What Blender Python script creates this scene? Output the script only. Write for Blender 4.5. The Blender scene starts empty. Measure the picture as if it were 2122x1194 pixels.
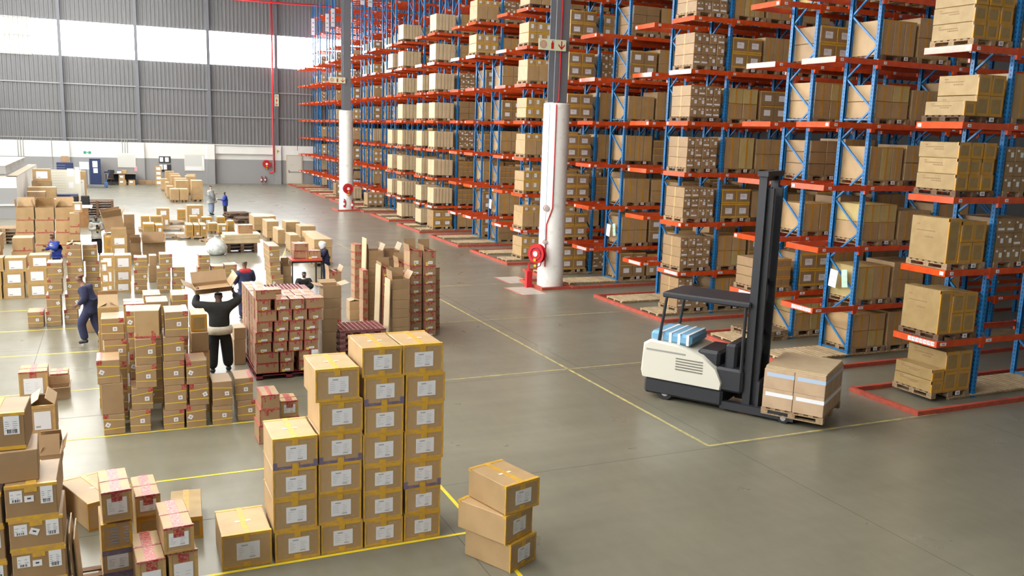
import bpy, math, random
import numpy as np
from mathutils import Vector, Matrix
random.seed(7)
R_ = random.Random(11)
rad = math.radians
# ------------------------------------------------------------------ camera
SC = bpy.context.scene
COL = SC.collection
FPX, CX, CY, CAMH = 1824.0, 1061.0, 597.0, 5.7
YAW, PITCH, ROLL = rad(24.414), rad(10.024), rad(-1.838)
def _rot():
    cy, sy, cp, sp = math.cos(YAW), math.sin(YAW), math.cos(PITCH), math.sin(PITCH)
    f = np.array([sy*cp, cy*cp, -sp]); r = np.array([cy, -sy, 0.0]); d = np.cross(f, r)
    cr, sr = math.cos(ROLL), math.sin(ROLL)
    return np.array([cr*r+sr*d, -sr*r+cr*d, f])
RM = _rot()
cam = bpy.data.cameras.new('camera'); co = bpy.data.objects.new('camera', cam); COL.objects.link(co)
cam.sensor_width = 36.0; cam.lens = FPX/2122.0*36.0; cam.clip_start = 0.05; cam.clip_end = 400
m = Matrix.Identity(4)
for i in range(3):
    m[i][0] = RM[0][i]; m[i][1] = -RM[1][i]; m[i][2] = -RM[2][i]
m.translation = Vector((0, 0, CAMH)); co.matrix_world = m
SC.camera = co
# ------------------------------------------------------------------ light
SC.view_settings.view_transform = 'Standard'; SC.view_settings.look = 'None'
SC.view_settings.gamma = 1.0; SC.view_settings.use_curve_mapping = False
SC.view_settings.exposure = -0.50
SC.cycles.use_denoising = True
SC.cycles.max_bounces = 6; SC.cycles.diffuse_bounces = 4; SC.cycles.glossy_bounces = 3
SC.cycles.sample_clamp_indirect = 6.0
W = bpy.data.worlds.new('sky'); SC.world = W; W.use_nodes = True
W.node_tree.nodes['Background'].inputs[0].default_value = (1.0, 0.96, 0.88, 1)
W.node_tree.nodes['Background'].inputs[1].default_value = 0.27
WIN_E, SKY_E = 34.0, 15.0       # brightness of the daylight through the windows and the roof lights
def area(name, loc, rot, sx, sy, power, col):
    l = bpy.data.lights.new(name, 'AREA'); l.shape = 'RECTANGLE'; l.size = sx; l.size_y = sy
    l.energy = power; l.color = col
    o = bpy.data.objects.new(name, l); o.location = loc; o.rotation_euler = rot; COL.objects.link(o); return o
# daylight through the open dock doors along the left side of the hall
area('dock_door_daylight', (-13.6, 16, 3.4), (0, rad(-90), 0), 6.0, 46.0, 3300, (1.0, 0.98, 0.96))
area('dock_door_daylight', (-13.6, 62, 3.4), (0, rad(-90), 0), 6.0, 40.0, 3600, (1.0, 0.98, 0.96))
# ------------------------------------------------------------------ pixel -> place helpers
def ray(x, y): return RM.T @ np.array([(x-CX)/FPX, (y-CY)/FPX, 1.0])
CAMP = np.array([0, 0, CAMH])
def onz(x, y, z=0.0):
    d = ray(x, y); return CAMP+d*((z-CAMH)/d[2])
def onY(x, y, Y):
    d = ray(x, y); return CAMP+d*(Y/d[1])
def PX(x, Y, z):       # X of the point on plane Y at height z that shows at column x
    a = FPX*RM[0]+(CX-x)*RM[2]
    return -(a[1]*Y+a[2]*(z-CAMH))/a[0]
def PZ(y, X, Y):       # height above (X, Y) that shows at row y
    a = FPX*RM[1]+(CY-y)*RM[2]
    return CAMH-(a[0]*X+a[1]*Y)/a[2]
# ------------------------------------------------------------------ materials
MATS = {}
def mat(name, col, rough=0.6, metal=0.0, col2=None, scale=8.0, lo=0.4, hi=0.6, detail=3.0, emit=0.0, rnd=0.0, bump=0.0, stretch=None, spec=None):
    if name in MATS: return MATS[name]
    M = bpy.data.materials.new(name); M.use_nodes = True; nt = M.node_tree; N = nt.nodes; L = nt.links
    b = N['Principled BSDF']; b.inputs['Base Color'].default_value = (*col, 1); b.inputs['Roughness'].default_value = rough
    b.inputs['Metallic'].default_value = metal
    if spec is not None: b.inputs['Specular IOR Level'].default_value = spec
    src = None
    if col2 is not None:
        tc = N.new('ShaderNodeTexCoord'); nz = N.new('ShaderNodeTexNoise'); nz.inputs['Scale'].default_value = scale; nz.inputs['Detail'].default_value = detail
        v = tc.outputs['Object']
        if stretch:
            mp = N.new('ShaderNodeMapping'); mp.inputs['Scale'].default_value = stretch; L.new(v, mp.inputs[0]); v = mp.outputs[0]
        L.new(v, nz.inputs['Vector'])
        mr = N.new('ShaderNodeMapRange'); mr.inputs[1].default_value = lo; mr.inputs[2].default_value = hi
        L.new(nz.outputs['Fac'], mr.inputs[0])
        mx = N.new('ShaderNodeMix'); mx.data_type = 'RGBA'; mx.inputs[6].default_value = (*col, 1); mx.inputs[7].default_value = (*col2, 1)
        L.new(mr.outputs[0], mx.inputs[0]); src = mx.outputs[2]
        if bump:
            bp = N.new('ShaderNodeBump'); bp.inputs['Strength'].default_value = bump; bp.inputs['Distance'].default_value = 0.02
            L.new(nz.outputs['Fac'], bp.inputs['Height']); L.new(bp.outputs[0], b.inputs['Normal'])
    if rnd:
        oi = N.new('ShaderNodeObjectInfo'); hs = N.new('ShaderNodeHueSaturation')
        mr2 = N.new('ShaderNodeMapRange'); mr2.inputs[3].default_value = 1-rnd; mr2.inputs[4].default_value = 1+rnd
        L.new(oi.outputs['Random'], mr2.inputs[0]); L.new(mr2.outputs[0], hs.inputs['Value'])
        if src: L.new(src, hs.inputs['Color'])
        else: hs.inputs['Color'].default_value = (*col, 1)
        src = hs.outputs[0]
    if src: L.new(src, b.inputs['Base Color'])
    if emit:
        b.inputs['Emission Color'].default_value = (*col, 1); b.inputs['Emission Strength'].default_value = emit
    MATS[name] = M; return M
KRAFT = mat('kraft_cardboard', (.46, .305, .15), .46, col2=(.42, .275, .13), scale=3, rnd=.07)
KBROWN = mat('brown_cardboard', (.34, .215, .105), .46, col2=(.305, .19, .09), scale=3, rnd=.08)
KPALE = mat('pale_cardboard', (.60, .47, .29), .46, col2=(.55, .42, .255), scale=3, rnd=.06)
KGOLD = mat('golden_cardboard', (.36, .245, .10), .46, col2=(.32, .21, .078), scale=4, rnd=.07)
KPINK = mat('pinkish_cardboard', (.37, .24, .128), .46, col2=(.335, .215, .112), scale=3, rnd=.06)
INSIDE = mat('cardboard_inside', (.36, .22, .105), .8)
TAPE = mat('amber_tape', (.66, .38, .03), .35, col2=(.54, .32, .08), scale=14, lo=.42, hi=.6)
TAPEO = mat('orange_tape', (.55, .27, .02), .35, col2=(.47, .29, .12), scale=9, lo=.45, hi=.62)
RTAPE = mat('red_tape', (.37, .03, .04), .3, col2=(.42, .20, .125), scale=34, lo=.45, hi=.6, detail=5)
PTAPE = mat('purple_tape', (.155, .12, .20), .35, col2=(.21, .17, .25), scale=18)
TAPEL = mat('thin_amber_tape', (.52, .33, .10), .4, col2=(.46, .29, .11), scale=14)
STRAP = mat('yellow_strap', (.85, .66, .03), .4)
PAPER = mat('white_label_paper', (.80, .81, .84), .5)
GPAPER = mat('green_paper', (.5, .72, .58), .6)
INK = mat('label_ink', (.36, .36, .40), .6)
FINK = mat('faint_print', (.25, .15, .07), .7)
YSTK = mat('yellow_sticker', (.9, .72, .03), .5)
GLINT = mat('painted_tape_glint', (.85, .83, .78), .15)  # near-white colour that paints a glint of light on taped tops
WOOD = mat('pallet_wood', (.36, .25, .145), .8, col2=(.25, .165, .09), scale=6, stretch=(1, 6, 6), rnd=.18)
DWOOD = mat('dark_pallet_wood', (.16, .09, .05), .8, col2=(.10, .055, .03), scale=6, stretch=(1, 6, 6), rnd=.2)
SLAT = mat('deck_slat_wood', (.50, .38, .23), .75, col2=(.40, .29, .165), scale=5, rnd=.1)
ORANGE = mat('orange_beam_paint', (.66, .085, .016), .13, col2=(.58, .065, .012), scale=4, rnd=.05)
BLUE = mat('blue_upright_paint', (.018, .19, .47), .35, col2=(.014, .16, .41), scale=5)
HOLE = mat('upright_slot', (.01, .03, .10), .6)
CURB = mat('red_curb_paint', (.50, .085, .045), .55, col2=(.38, .07, .045), scale=7)
WHITE = mat('white_paint', (.80, .80, .77), .55, col2=(.76, .76, .73), scale=.6)
COLW = mat('column_white', (.82, .82, .79), .5, col2=(.70, .69, .64), scale=5, lo=.55, hi=.75)
LGREY = mat('grey_wall_paint', (.30, .30, .30), .55)
STEEL = mat('grey_steel', (.16, .165, .185), .45)
DSTEEL = mat('dark_steel', (.03, .032, .038), .4)
GALV = mat('galvanised_steel', (.36, .36, .345), .4, metal=.3)
RED = mat('fire_red', (.55, .018, .025), .3)
BLACK = mat('black_rubber', (.012, .012, .014), .5)
RPLAS = mat('maroon_plastic', (.20, .022, .03), .4)
RPLASE = mat('maroon_plastic_worn', (.40, .17, .16), .4)
CREAM = mat('cream_paint', (.72, .70, .60), .4)
# ------------------------------------------------------------------ mesh builder
class MB:
    def __init__(s, auto=False): s.v = []; s.f = []; s.m = []; s.auto = auto; s.k = 0
    def add(s, vs, fs, mi=0, M=None):
        o = len(s.v)
        if M is not None: vs = [tuple(M @ Vector(p)) for p in vs]
        s.v += vs
        for f in fs: s.f.append(tuple(i+o for i in f)); s.m.append(mi)
        return s
    def box(s, x0, y0, z0, x1, y1, z1, mi=0, M=None):
        if s.auto:
            e = s.k*.0005; s.k += 1; x0-=e; y0-=e; x1+=e; y1+=e; z1+=e; z0-=e*.2
        vs = [(x0,y0,z0),(x1,y0,z0),(x1,y1,z0),(x0,y1,z0),(x0,y0,z1),(x1,y0,z1),(x1,y1,z1),(x0,y1,z1)]
        return s.add(vs, [(0,3,2,1),(4,5,6,7),(0,1,5,4),(1,2,6,5),(2,3,7,6),(3,0,4,7)], mi, M)
    def cham(s, x0, y0, z0, x1, y1, z1, c, mi=0, M=None):
        X=(x0,x1); Y=(y0,y1); Z=(z0,z1); vs=[]; idx={}
        for i in (0,1):
            for j in (0,1):
                for k in (0,1):
                    px,py,pz=X[i],Y[j],Z[k]; dx=c if i==0 else -c; dy=c if j==0 else -c; dz=c if k==0 else -c
                    idx[i,j,k]=len(vs); vs += [(px,py+dy,pz+dz),(px+dx,py,pz+dz),(px+dx,py+dy,pz)]
        f=[]
        def q(a): f.append(tuple(a))
        g=lambda i,j,k,a: idx[i,j,k]+a
        for i in (0,1):
            a=[g(i,0,0,0),g(i,1,0,0),g(i,1,1,0),g(i,0,1,0)]; q(a if i else a[::-1])
            a=[g(0,i,0,1),g(0,i,1,1),g(1,i,1,1),g(1,i,0,1)]; q(a if i else a[::-1])
            a=[g(0,0,i,2),g(1,0,i,2),g(1,1,i,2),g(0,1,i,2)]; q(a if i else a[::-1])
        for i in (0,1):
            for j in (0,1):
                a=[g(i,j,0,0),g(i,j,0,1),g(i,j,1,1),g(i,j,1,0)]; q(a if (i^j) else a[::-1])
                a=[g(i,0,j,0),g(i,1,j,0),g(i,1,j,2),g(i,0,j,2)]; q(a if not (i^j) else a[::-1])
                a=[g(0,i,j,1),g(0,i,j,2),g(1,i,j,2),g(1,i,j,1)]; q(a if not (i^j) else a[::-1])
                for k in (0,1):
                    a=[g(i,j,k,0),g(i,j,k,1),g(i,j,k,2)]; q(a if (i+j+k)%2 else a[::-1])
        return s.add(vs, f, mi, M)
    def cyl(s, p0, p1, r0, r1=None, n=16, mi=0, cap=True):
        r1 = r0 if r1 is None else r1
        p0=Vector(p0); p1=Vector(p1); d=(p1-p0).normalized()
        a=d.orthogonal().normalized(); b=d.cross(a); vs=[]
        for p,r in ((p0,r0),(p1,r1)):
            for k in range(n):
                t=2*math.pi*k/n; vs.append(tuple(p+a*(r*math.cos(t))+b*(r*math.sin(t))))
        fs=[(k,(k+1)%n,n+(k+1)%n,n+k) for k in range(n)]
        if cap: fs += [tuple(range(n-1,-1,-1)), tuple(range(n,2*n))]
        return s.add(vs, fs, mi)
    def tube(s, pts, r, n=8, mi=0):
        pts=[Vector(p) for p in pts]; vs=[]; a=None
        for i,p in enumerate(pts):
            d=(pts[min(i+1,len(pts)-1)]-pts[max(i-1,0)]).normalized()
            a = d.orthogonal().normalized() if a is None else (a-d*a.dot(d)).normalized()
            b=d.cross(a)
            for k in range(n):
                t=2*math.pi*k/n; vs.append(tuple(p+a*(r*math.cos(t))+b*(r*math.sin(t))))
        fs=[]
        for i in range(len(pts)-1):
            for k in range(n): fs.append((i*n+k,i*n+(k+1)%n,(i+1)*n+(k+1)%n,(i+1)*n+k))
        fs += [tuple(range(n-1,-1,-1)), tuple(range((len(pts)-1)*n,len(pts)*n))]
        return s.add(vs, fs, mi)
    def lathe(s, prof, n=20, mi=0, M=None):       # prof: (radius, z)
        vs=[]; fs=[]
        for r,z in prof:
            for k in range(n):
                t=2*math.pi*k/n; vs.append((r*math.cos(t),r*math.sin(t),z))
        for i in range(len(prof)-1):
            for k in range(n): fs.append((i*n+k,i*n+(k+1)%n,(i+1)*n+(k+1)%n,(i+1)*n+k))
        fs += [tuple(range(n-1,-1,-1)), tuple(range((len(prof)-1)*n,len(prof)*n))]
        return s.add(vs, fs, mi, M)
    def prism(s, poly, y0, y1, mi=0, M=None):     # polygon in x,z extruded along y
        n=len(poly); vs=[(x,y0,z) for x,z in poly]+[(x,y1,z) for x,z in poly]
        fs=[tuple(range(n)), tuple(range(2*n-1,n-1,-1))]+[(k,k+n,(k+1)%n+n,(k+1)%n) for k in range(n)]
        return s.add(vs, fs, mi, M)
    def mesh(s, name, mats, smooth=False):
        me=bpy.data.meshes.new(name); me.from_pydata(s.v, [], s.f)
        for M in mats: me.materials.append(M)
        if len(mats) > 1: me.polygons.foreach_set('material_index', s.m)
        if smooth: me.polygons.foreach_set('use_smooth', [True]*len(s.f))
        me.update(); return me
CACHE = {}
def cached(key, name, mats, fn, smooth=False):
    if key not in CACHE:
        b = MB('tape' in name); fn(b); CACHE[key] = b.mesh(name, mats, smooth) if b.v else None
    return CACHE[key]
def obj(name, me, parent=None, loc=None, rot=None):
    o = bpy.data.objects.new(name, me); COL.objects.link(o)
    if parent is not None: o.parent = parent
    if loc is not None: o.location = loc
    if rot is not None: o.rotation_euler = rot
    return o
def tag(o, label, cat, group=None, kind=None):
    o['label'] = label; o['category'] = cat
    if group: o['group'] = group
    if kind: o['kind'] = kind
    return o
def struct(name, me, label=None, loc=None):
    o = obj(name, me, None, loc); o['kind'] = 'structure'
    if label: o['label'] = label
    return o
def build(name, mats, fn, parent=None, loc=None, rot=None, smooth=False):
    b = MB(); fn(b); return obj(name, b.mesh(name, mats, smooth), parent, loc, rot)
def empty(name, loc, rot=None):
    o = bpy.data.objects.new(name, None); COL.objects.link(o); o.location = loc
    if rot is not None: o.rotation_euler = rot
    o.empty_display_size = .2
    return o
def autosmooth(o, ang=40):
    for p in o.data.polygons: p.use_smooth = True
    try: o.data.set_sharp_from_angle(angle=rad(ang))
    except Exception: pass
# ------------------------------------------------------------------ the hall
WY, WTOP = 88.0, 18.6
def floor_material():
    M = bpy.data.materials.new('polished_concrete'); M.use_nodes = True; nt=M.node_tree; N=nt.nodes; L=nt.links
    b=N['Principled BSDF']; tc=N.new('ShaderNodeTexCoord')
    def noise(sc, det, st=None):
        n=N.new('ShaderNodeTexNoise'); n.inputs['Scale'].default_value=sc; n.inputs['Detail'].default_value=det
        mp=N.new('ShaderNodeMapping'); mp.inputs['Scale'].default_value = st or (1,1,1)
        L.new(tc.outputs['Object'], mp.inputs[0]); L.new(mp.outputs[0], n.inputs['Vector']); return n.outputs['Fac']
    a=noise(.22,5); c=noise(.8,5); e=noise(.9,4,(.18,1.6,1))
    def mr(v,l,h,o0,o1):
        n=N.new('ShaderNodeMapRange'); n.inputs[1].default_value=l; n.inputs[2].default_value=h; n.inputs[3].default_value=o0; n.inputs[4].default_value=o1
        L.new(v,n.inputs[0]); return n.outputs[0]
    def mix(f,x,y,bl='MIX'):
        n=N.new('ShaderNodeMix'); n.data_type='RGBA'; n.blend_type=bl
        if isinstance(f,float): n.inputs[0].default_value=f
        else: L.new(f,n.inputs[0])
        for k,v in ((6,x),(7,y)):
            if isinstance(v,tuple): n.inputs[k].default_value=(*v,1)
            else: L.new(v,n.inputs[k])
        return n.outputs[2]
    g=noise(5.5,7,(1,.35,1))
    col=mix(mr(a,.35,.65,0,1),(.165,.153,.108),(.225,.212,.157))
    col=mix(mr(c,.3,.85,0,.4),col,(.145,.133,.095))
    col=mix(mr(e,.35,.85,0,.45),col,(.115,.108,.085))
    col=mix(mr(g,.3,.85,0,.35),col,(.26,.245,.19))
    h_=noise(2.2,8,(.25,1.4,1)); col=mix(mr(h_,.4,.95,0,.35),col,(.115,.105,.078))
    L.new(col,b.inputs['Base Color'])
    L.new(mr(c,.3,.7,.27,.34),b.inputs['Roughness'])
    return M
FLOORM = floor_material()
struct('floor', MB().box(-14.2,-4,-.2,48,WY+.2,0).mesh('floor',[FLOORM]), 'grey polished concrete warehouse floor')
PALEY = mat('worn_yellow_line', (.55,.45,.16), .5, col2=(.33,.30,.17), scale=5)
BRTY = mat('yellow_floor_line', (.80,.62,.02), .45, col2=(.6,.48,.08), scale=4, lo=.5, hi=.75)
JOINT = mat('floor_joint', (.10,.095,.075), .7)
nl=[0]
def fline(x0,y0,x1,y1,w,M,name='floor_marking'):
    d=Vector((x1-x0,y1-y0,0)); n=Vector((-d.y,d.x,0)).normalized()*w/2; z=.003 if M is not JOINT else .0015
    vs=[(x0+n.x,y0+n.y,z),(x0-n.x,y0-n.y,z),(x1-n.x,y1-n.y,z),(x1+n.x,y1+n.y,z)]
    struct(name, MB().add(vs,[(0,1,2,3)]).mesh(name,[M]))
for y,x0,x1,w in ((11.03,-.9,4.62,.055),(14.45,-6,2.1,.05),(16.97,-6,2.5,.05),(20.2,-9,1.0,.05),(23.65,-9,1.2,.05),(26.5,-9,1.2,.05),(29.4,-9,3.0,.05)):
    fline(x0,y,x1,y,w,BRTY)
fline(4.62,8,4.62,14.5,.06,BRTY)
fline(10,12.85,10,43.5,.07,PALEY)
fline(10,12.85,16,12.85,.06,PALEY)
for y in (18.55,24.42,30.3): fline(4.7 if y<30 else 7.5,y,15.2,y,.05,PALEY)
fline(4.5,29.5,7.0,40.8,.05,BRTY)
for y in (7.2,12.75,18.3,24.2,30,36,42,48,54,60,66,72,78,84): fline(-14,y,15.4,y,.012,JOINT,'floor_joint')
for x in (-8,-1.9,4.25,10.35): fline(x,-4,x,88,.012,JOINT,'floor_joint')
for x,y in ((16.4,8.0),): fline(x,-4,x,12,.012,JOINT,'floor_joint')
# back wall: white and grey masonry base, corrugated cladding, window strip
SILLZ=3.72; WZ0,WZ1=11.06,14.02
struct('wall_back', MB().box(-14.2,WY,0,8.7,WY+.25,SILLZ,0).box(-14.2,WY-.004,0,8.7,WY,2.32,1).box(14.5,WY,0,48,WY+.25,SILLZ,0)
   .box(8.7,WY+.35,0,14.5,WY+.6,SILLZ,0).box(8.7,WY+.34,0,14.5,WY+.35,2.32,1).box(8.7,WY,2.85,14.5,WY+.34,SILLZ,0)
   .box(14.5,WY-.004,0,48,WY,2.32,1).box(8.7,WY+.25,0,8.72,WY+.6,2.86).box(14.48,WY+.25,0,14.5,WY+.6,2.86).mesh('wall_back',[WHITE,LGREY]), 'white masonry base of the back wall with a grey dado')
CLAD = mat('grey_cladding', (.16,.16,.165), .55)
def corr(z0,z1,x0,x1):
    def fn(b):
        x=x0; P=.34; vs=[]; y=WY+.12
        while x<x1:
            for dx,dy in ((0,0),(.10,0),(.14,.05),(.30,.05)):
                vs.append((x+dx,y+dy))
            x+=P
        n=len(vs); V=[(a,c,z0) for a,c in vs]+[(a,c,z1) for a,c in vs]
        b.add(V,[(k,k+1,n+k+1,n+k) for k in range(n-1)])
    return fn
for nm,z0,z1 in (('wall_back_cladding',SILLZ-.05,WZ0),('wall_back_cladding_upper',WZ1,WTOP)):
    o=build(nm,[CLAD],corr(z0,z1,-14.2,40)); o['kind']='structure'
o=build('wall_back_translucent_sheet',[mat('milky_sheet',(.62,.62,.58),.5)],corr(WZ0,WZ1,-14.2,-6.0)); o['kind']='structure'
GL = mat('window_daylight', (.94,.97,1), .5, emit=WIN_E)
edges=[-6.0,-3.83,2.27,8.39,14.5,20.6,26.7]
for i in range(len(edges)-1):
    o=build('window_%d'%(i+1),[GL],lambda b: b.box(edges[i]+.03,WY+.14,WZ0,edges[i+1]-.03,WY+.17,WZ1)); o['kind']='structure'; o['label']=f'bright daylight pane of the high window strip, number {i+1} from the left'
# left wall with the same window strip, outside the picture
o=build('wall_left',[CLAD],lambda b: b.box(-14.2,-4,6.6,-14,WY,WZ0).box(-14.2,-4,WZ1,-14,WY,WTOP)); o['kind']='structure'
GL2 = mat('window_daylight_left', (1,1,.98), .5, emit=33.0)
o=build('window_7',[GL2],lambda b: b.box(-14.15,-2,WZ0,-14.1,84,WZ1)); o['kind']='structure'
o=build('wall_right',[CLAD],lambda b: b.box(47.8,-4,0,48,WY,WTOP)); o['kind']='structure'
SKY = mat('roof_light_sheet', (1,.98,.93), .5, emit=SKY_E)
o=build('ceiling',[mat('roof_sheet',(.42,.42,.41),.6)],lambda b: b.box(-14.2,-4,WTOP,48,WY+.2,WTOP+.2)); o['kind']='structure'
k=8
for x in (-3.5,2.5):
    o=build('window_%d'%k,[SKY],lambda b: b.box(x-1.1,2,WTOP-.06,x+1.1,84,WTOP-.01)); o['kind']='structure'; k+=1
# girts, steel columns and pilasters on the back wall
for i,z in enumerate((8.7,6.32)):
    o=build('trim_%d'%(i+1),[mat('girt_grey',(.30,.31,.32),.5)],lambda b: b.box(-14,WY+.02,z-.05,40,WY+.12,z+.05)); o['kind']='structure'
for i,z in enumerate((11.0,14.06,12.6)):
    o=build('trim_%d'%(i+3),[mat('girt_light',(.42,.42,.40),.5)],lambda b: b.box(-14,WY+.02,z-.04,-6.0,WY+.12,z+.04)); o['kind']='structure'
o=build('trim_6',[GALV],lambda b: (b.tube([(-13.9,WY-.05,3.98),(8.5,WY-.05,3.98)],.03),b.tube([(8.5,WY-.05,3.98),(8.75,WY-.05,3.62),(14,WY-.05,3.62)],.03)) and None); o['kind']='structure'
for i,x in enumerate((-9.93,-3.83,2.27,8.39,14.51)):
    o=build('trim_%d'%(i+7),[STEEL],lambda b: b.box(x-.13,WY-.18,3.7,x+.13,WY-.15,WTOP).box(x-.13,WY+.08,3.7,x+.13,WY+.11,WTOP).box(x-.012,WY-.16,3.7,x+.012,WY+.1,WTOP)); o['kind']='structure'; o['label']=f'grey steel column on the back wall, number {i+1} from the left'
    o=build('pillar_%d'%(i+1),[WHITE,LGREY],lambda b: b.box(x-.33,WY-.25,2.32,x+.33,WY,SILLZ).box(x-.33,WY-.25,0,x+.33,WY,2.32,1)); o['kind']='structure'
for i,x in enumerate((-7.5,-7.3,-7.1,-4.9,.78,1.0,1.2)):
    o=build('conduit_pipe',[GALV],lambda b: b.cyl((x,WY-.04,(2.2 if i<3 else 2.75) if i!=3 else 0),(x,WY-.04,4.0),.028,n=8)); tag(o,'thin grey conduit pipe on the back wall, '+['first','second','third','fourth','fifth','sixth','seventh'][i]+' from the left','pipe','conduits on the back wall')
# door in the back wall
o=build('door_1',[mat('door_cream',(.62,.60,.53),.5),mat('door_frame_tan',(.50,.44,.34),.5)],lambda b: b.box(15.35,WY-.06,.03,16.95,WY-.005,2.85,1).box(15.45,WY-.09,.04,16.85,WY-.06,2.75,0).box(15.7,WY-.1,1.9,16.1,WY-.09,1.93,1)); o['kind']='structure'; o['label']='cream fire door with a push bar'
h=build('push_bar',[STEEL],lambda b: b.box(15.55,WY-.16,1.2,16.75,WY-.12,1.24).box(15.55,WY-.16,1.15,15.6,WY-.09,1.4),o)
# low partition room at the left
o=build('wall_partition',[WHITE,LGREY,mat('ledge_tan',(.42,.33,.24),.7)],lambda b: b.box(-13.5,57,0,-5.05,57.25,2.35).box(-13.5,56.99,0,-5.05,57,1.72,1).box(-5.3,57.25,0,-5.05,72,2.35).box(-13.5,57,2.35,-5.04,57.5,2.37,2).box(-5.55,57,2.35,-5.04,72,2.37,2)); o['kind']='structure'
o=build('trim_20',[WHITE],lambda b: b.box(-13.5,56.9,.72,-5.05,56.99,.80)); o['kind']='structure'
# ------------------------------------------------------------------ pallet racks
LZ = [0.0]+[1.36+1.597*i for i in range(10)]      # mid height of each beam level
FX = (1.42, 4.15, 6.9, 9.65, 12.4)                 # upright frames along a row
RX, RD = 16.5, 1.2
ROWS = [(k,b) for k in range(-1,12) for b in (0,1)][1:]
def rowY(i): k,b = ROWS[i]; return 17.27+6.07*k+2.22*b
ORDW = ['first','second','third','fourth','fifth','sixth','seventh','eighth','ninth','tenth','eleventh','twelfth','thirteenth','fourteenth','fifteenth','sixteenth','seventeenth','eighteenth','nineteenth','twentieth','twenty-first','twenty-second','twenty-third','twenty-fourth','twenty-fifth']
PH = 16.9
def post_fn(b):
    b.box(-.05,-.05,0,.05,-.04,PH).box(-.05,-.04,0,-.04,.05,PH).box(.04,-.04,0,.05,.05,PH)
    b.box(-.075,-.07,0,.075,.07,.012)
    z=.15
    while z<12:
        b.box(-.012,-.0515,z,.012,-.0495,z+.045,1).box(-.0515,-.012,z,-.0495,.012,z+.045,1).box(.0495,-.012,z,.0515,.012,z+.045,1); z+=.1
def brace_fn(b):
    b.box(-.02,.11,.10,.02,1.06,.14)
    z=.2; s=0
    while z<PH-1.2:
        a,c=((.11,z),(1.06,z+.78)) if s==0 else ((1.06,z),(.11,z+.78))
        d=Vector((0,c[0]-a[0],c[1]-a[1])); n=Vector((0,-d.z,d.y)).normalized()*.022
        p=[Vector((-.02,a[0],a[1])),Vector((-.02,c[0],c[1]))]
        vs=[]
        for q in p:
            for sx in (0,.04):
                for sg in (-1,1): vs.append(tuple(q+Vector((sx,0,0))+n*sg))
        b.add(vs,[(0,1,5,4),(2,6,7,3),(0,4,6,2),(1,3,7,5),(0,2,3,1),(4,5,7,6)])
        z+=.80; s^=1
    b.box(-.02,.11,6.3,.02,1.06,6.34).box(-.02,.11,11.2,.02,1.06,11.24)
BX1 = 12.6
def beam_fn(front, x0, low):
    def fn(b):
        y0,y1 = (0,.05) if front else (1.15,1.2)
        b.box(x0,y0,-.07,BX1,y1,.03).box(x0,y0+(.0 if front else .012),.03,BX1,y1-(.012 if front else 0),.07)
        for x in FX:
            b.box(x-.065,(y0-.006 if front else y0),-.16,x+.065,(y1 if front else y1+.006),.085)
        if front:
            for x in [x0+.16]+[f+.2 for f in FX[:-1]]:
                w = .05 if not low else .09
                b.box(x-w,-.004,-.035,x+w,0,.035,1).box(x-w*.5,-.006,-.015,x+w*.5,-.003,.015,2)
    return fn
def cross_fn(low, st):
    def fn(b):
        b.box(-.05,0,-.07,0,1.2,.07)
        if low:
            for q in range(7):
                y=.42-q*.055+.28
                b.box(-.054,.06+q*.105,-.045,-.05,.15+q*.105,.05,1)
                for u in range(3): b.box(-.056,.07+q*.105+u*.022,-.02,-.053,.08+q*.105+u*.022,.03,2)
        elif st: b.box(-.054,1.06 if st==1 else .04,-.04,-.05,1.16 if st==1 else .14,.04,1)
    return fn
RACKS=[]
BM=[ORANGE,PAPER,INK]
for i in range(25):
    y=rowY(i)
    r=empty('pallet_rack',(RX,y,0))
    tag(r,f"{ORDW[i]} blue and orange pallet rack row counted from the camera side",'rack','pallet rack rows along the aisles')
    RACKS.append(r)
    for x in FX:
        fr=obj('upright_frame',cached('brace','frame_bracing',[BLUE],brace_fn),r,(x,0,0))
        for yy,rz in ((.11,0),(1.09,math.pi)):
            obj('post',cached('post','post',[BLUE,HOLE],post_fn),fr,(0,yy,0),(0,0,rz))
    for l in range(1,11):
        x0=0.0 if l<=7 else FX[0]-.065
        low=l==1
        obj('beam',cached(('bf',x0,low),'front_beam',BM,beam_fn(True,x0,low)),r,(0,0,LZ[l]))
        obj('beam',cached(('bb',x0,low),'rear_beam',BM,beam_fn(False,x0,low)),r,(0,0,LZ[l]))
        if l<=7: obj('end_bar',cached(('cr',low,(l+i)%3),'end_bar',BM,cross_fn(low,(l+i)%3)),r,(0,0,LZ[l]))
# red kerb rails and slatted floor decks under each block of two rows
for k in range(-1,12):
    y0=17.27+6.07*k-.85 if k>=0 else 12.86; y1=17.27+6.07*k+3.62
    x0=15.45
    o=build('guide_rail',[CURB],lambda b: b.box(x0,y0,0,x0+.1,y1,.1).box(x0+.1,y0,0,31,y0+.1,.1).box(x0+.1,y1-.1,0,31,y1,.1))
    tag(o,f"red painted guide kerb around the {ORDW[k+1]} rack block from the camera side",'kerb','red guide kerbs around the rack blocks')
    for b_ in (0,1):
        ya=17.27+6.07*k+2.22*b_+.05
        if k==-1 and b_==0: continue
        def deck(b,ya=ya):
            x=0.12
            while x<10:
                b.box(x,0,.05,x+.135,1.08,.085); x+=.165
            for yy in (.04,.5,.98): b.box(.12,yy,0,10,yy+.08,.05)
        x0d = 1.6 if (k,b_) in ((-1,1),) else .25
        o=obj('floor_deck',cached('deck','floor_deck',[SLAT],deck),None,(15.45+x0d,ya+.0,0))
        tag(o,f"pale slatted wooden floor deck under the {ORDW[2*k+b_+1]} rack row",'deck','slatted floor decks under the racks')
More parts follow.
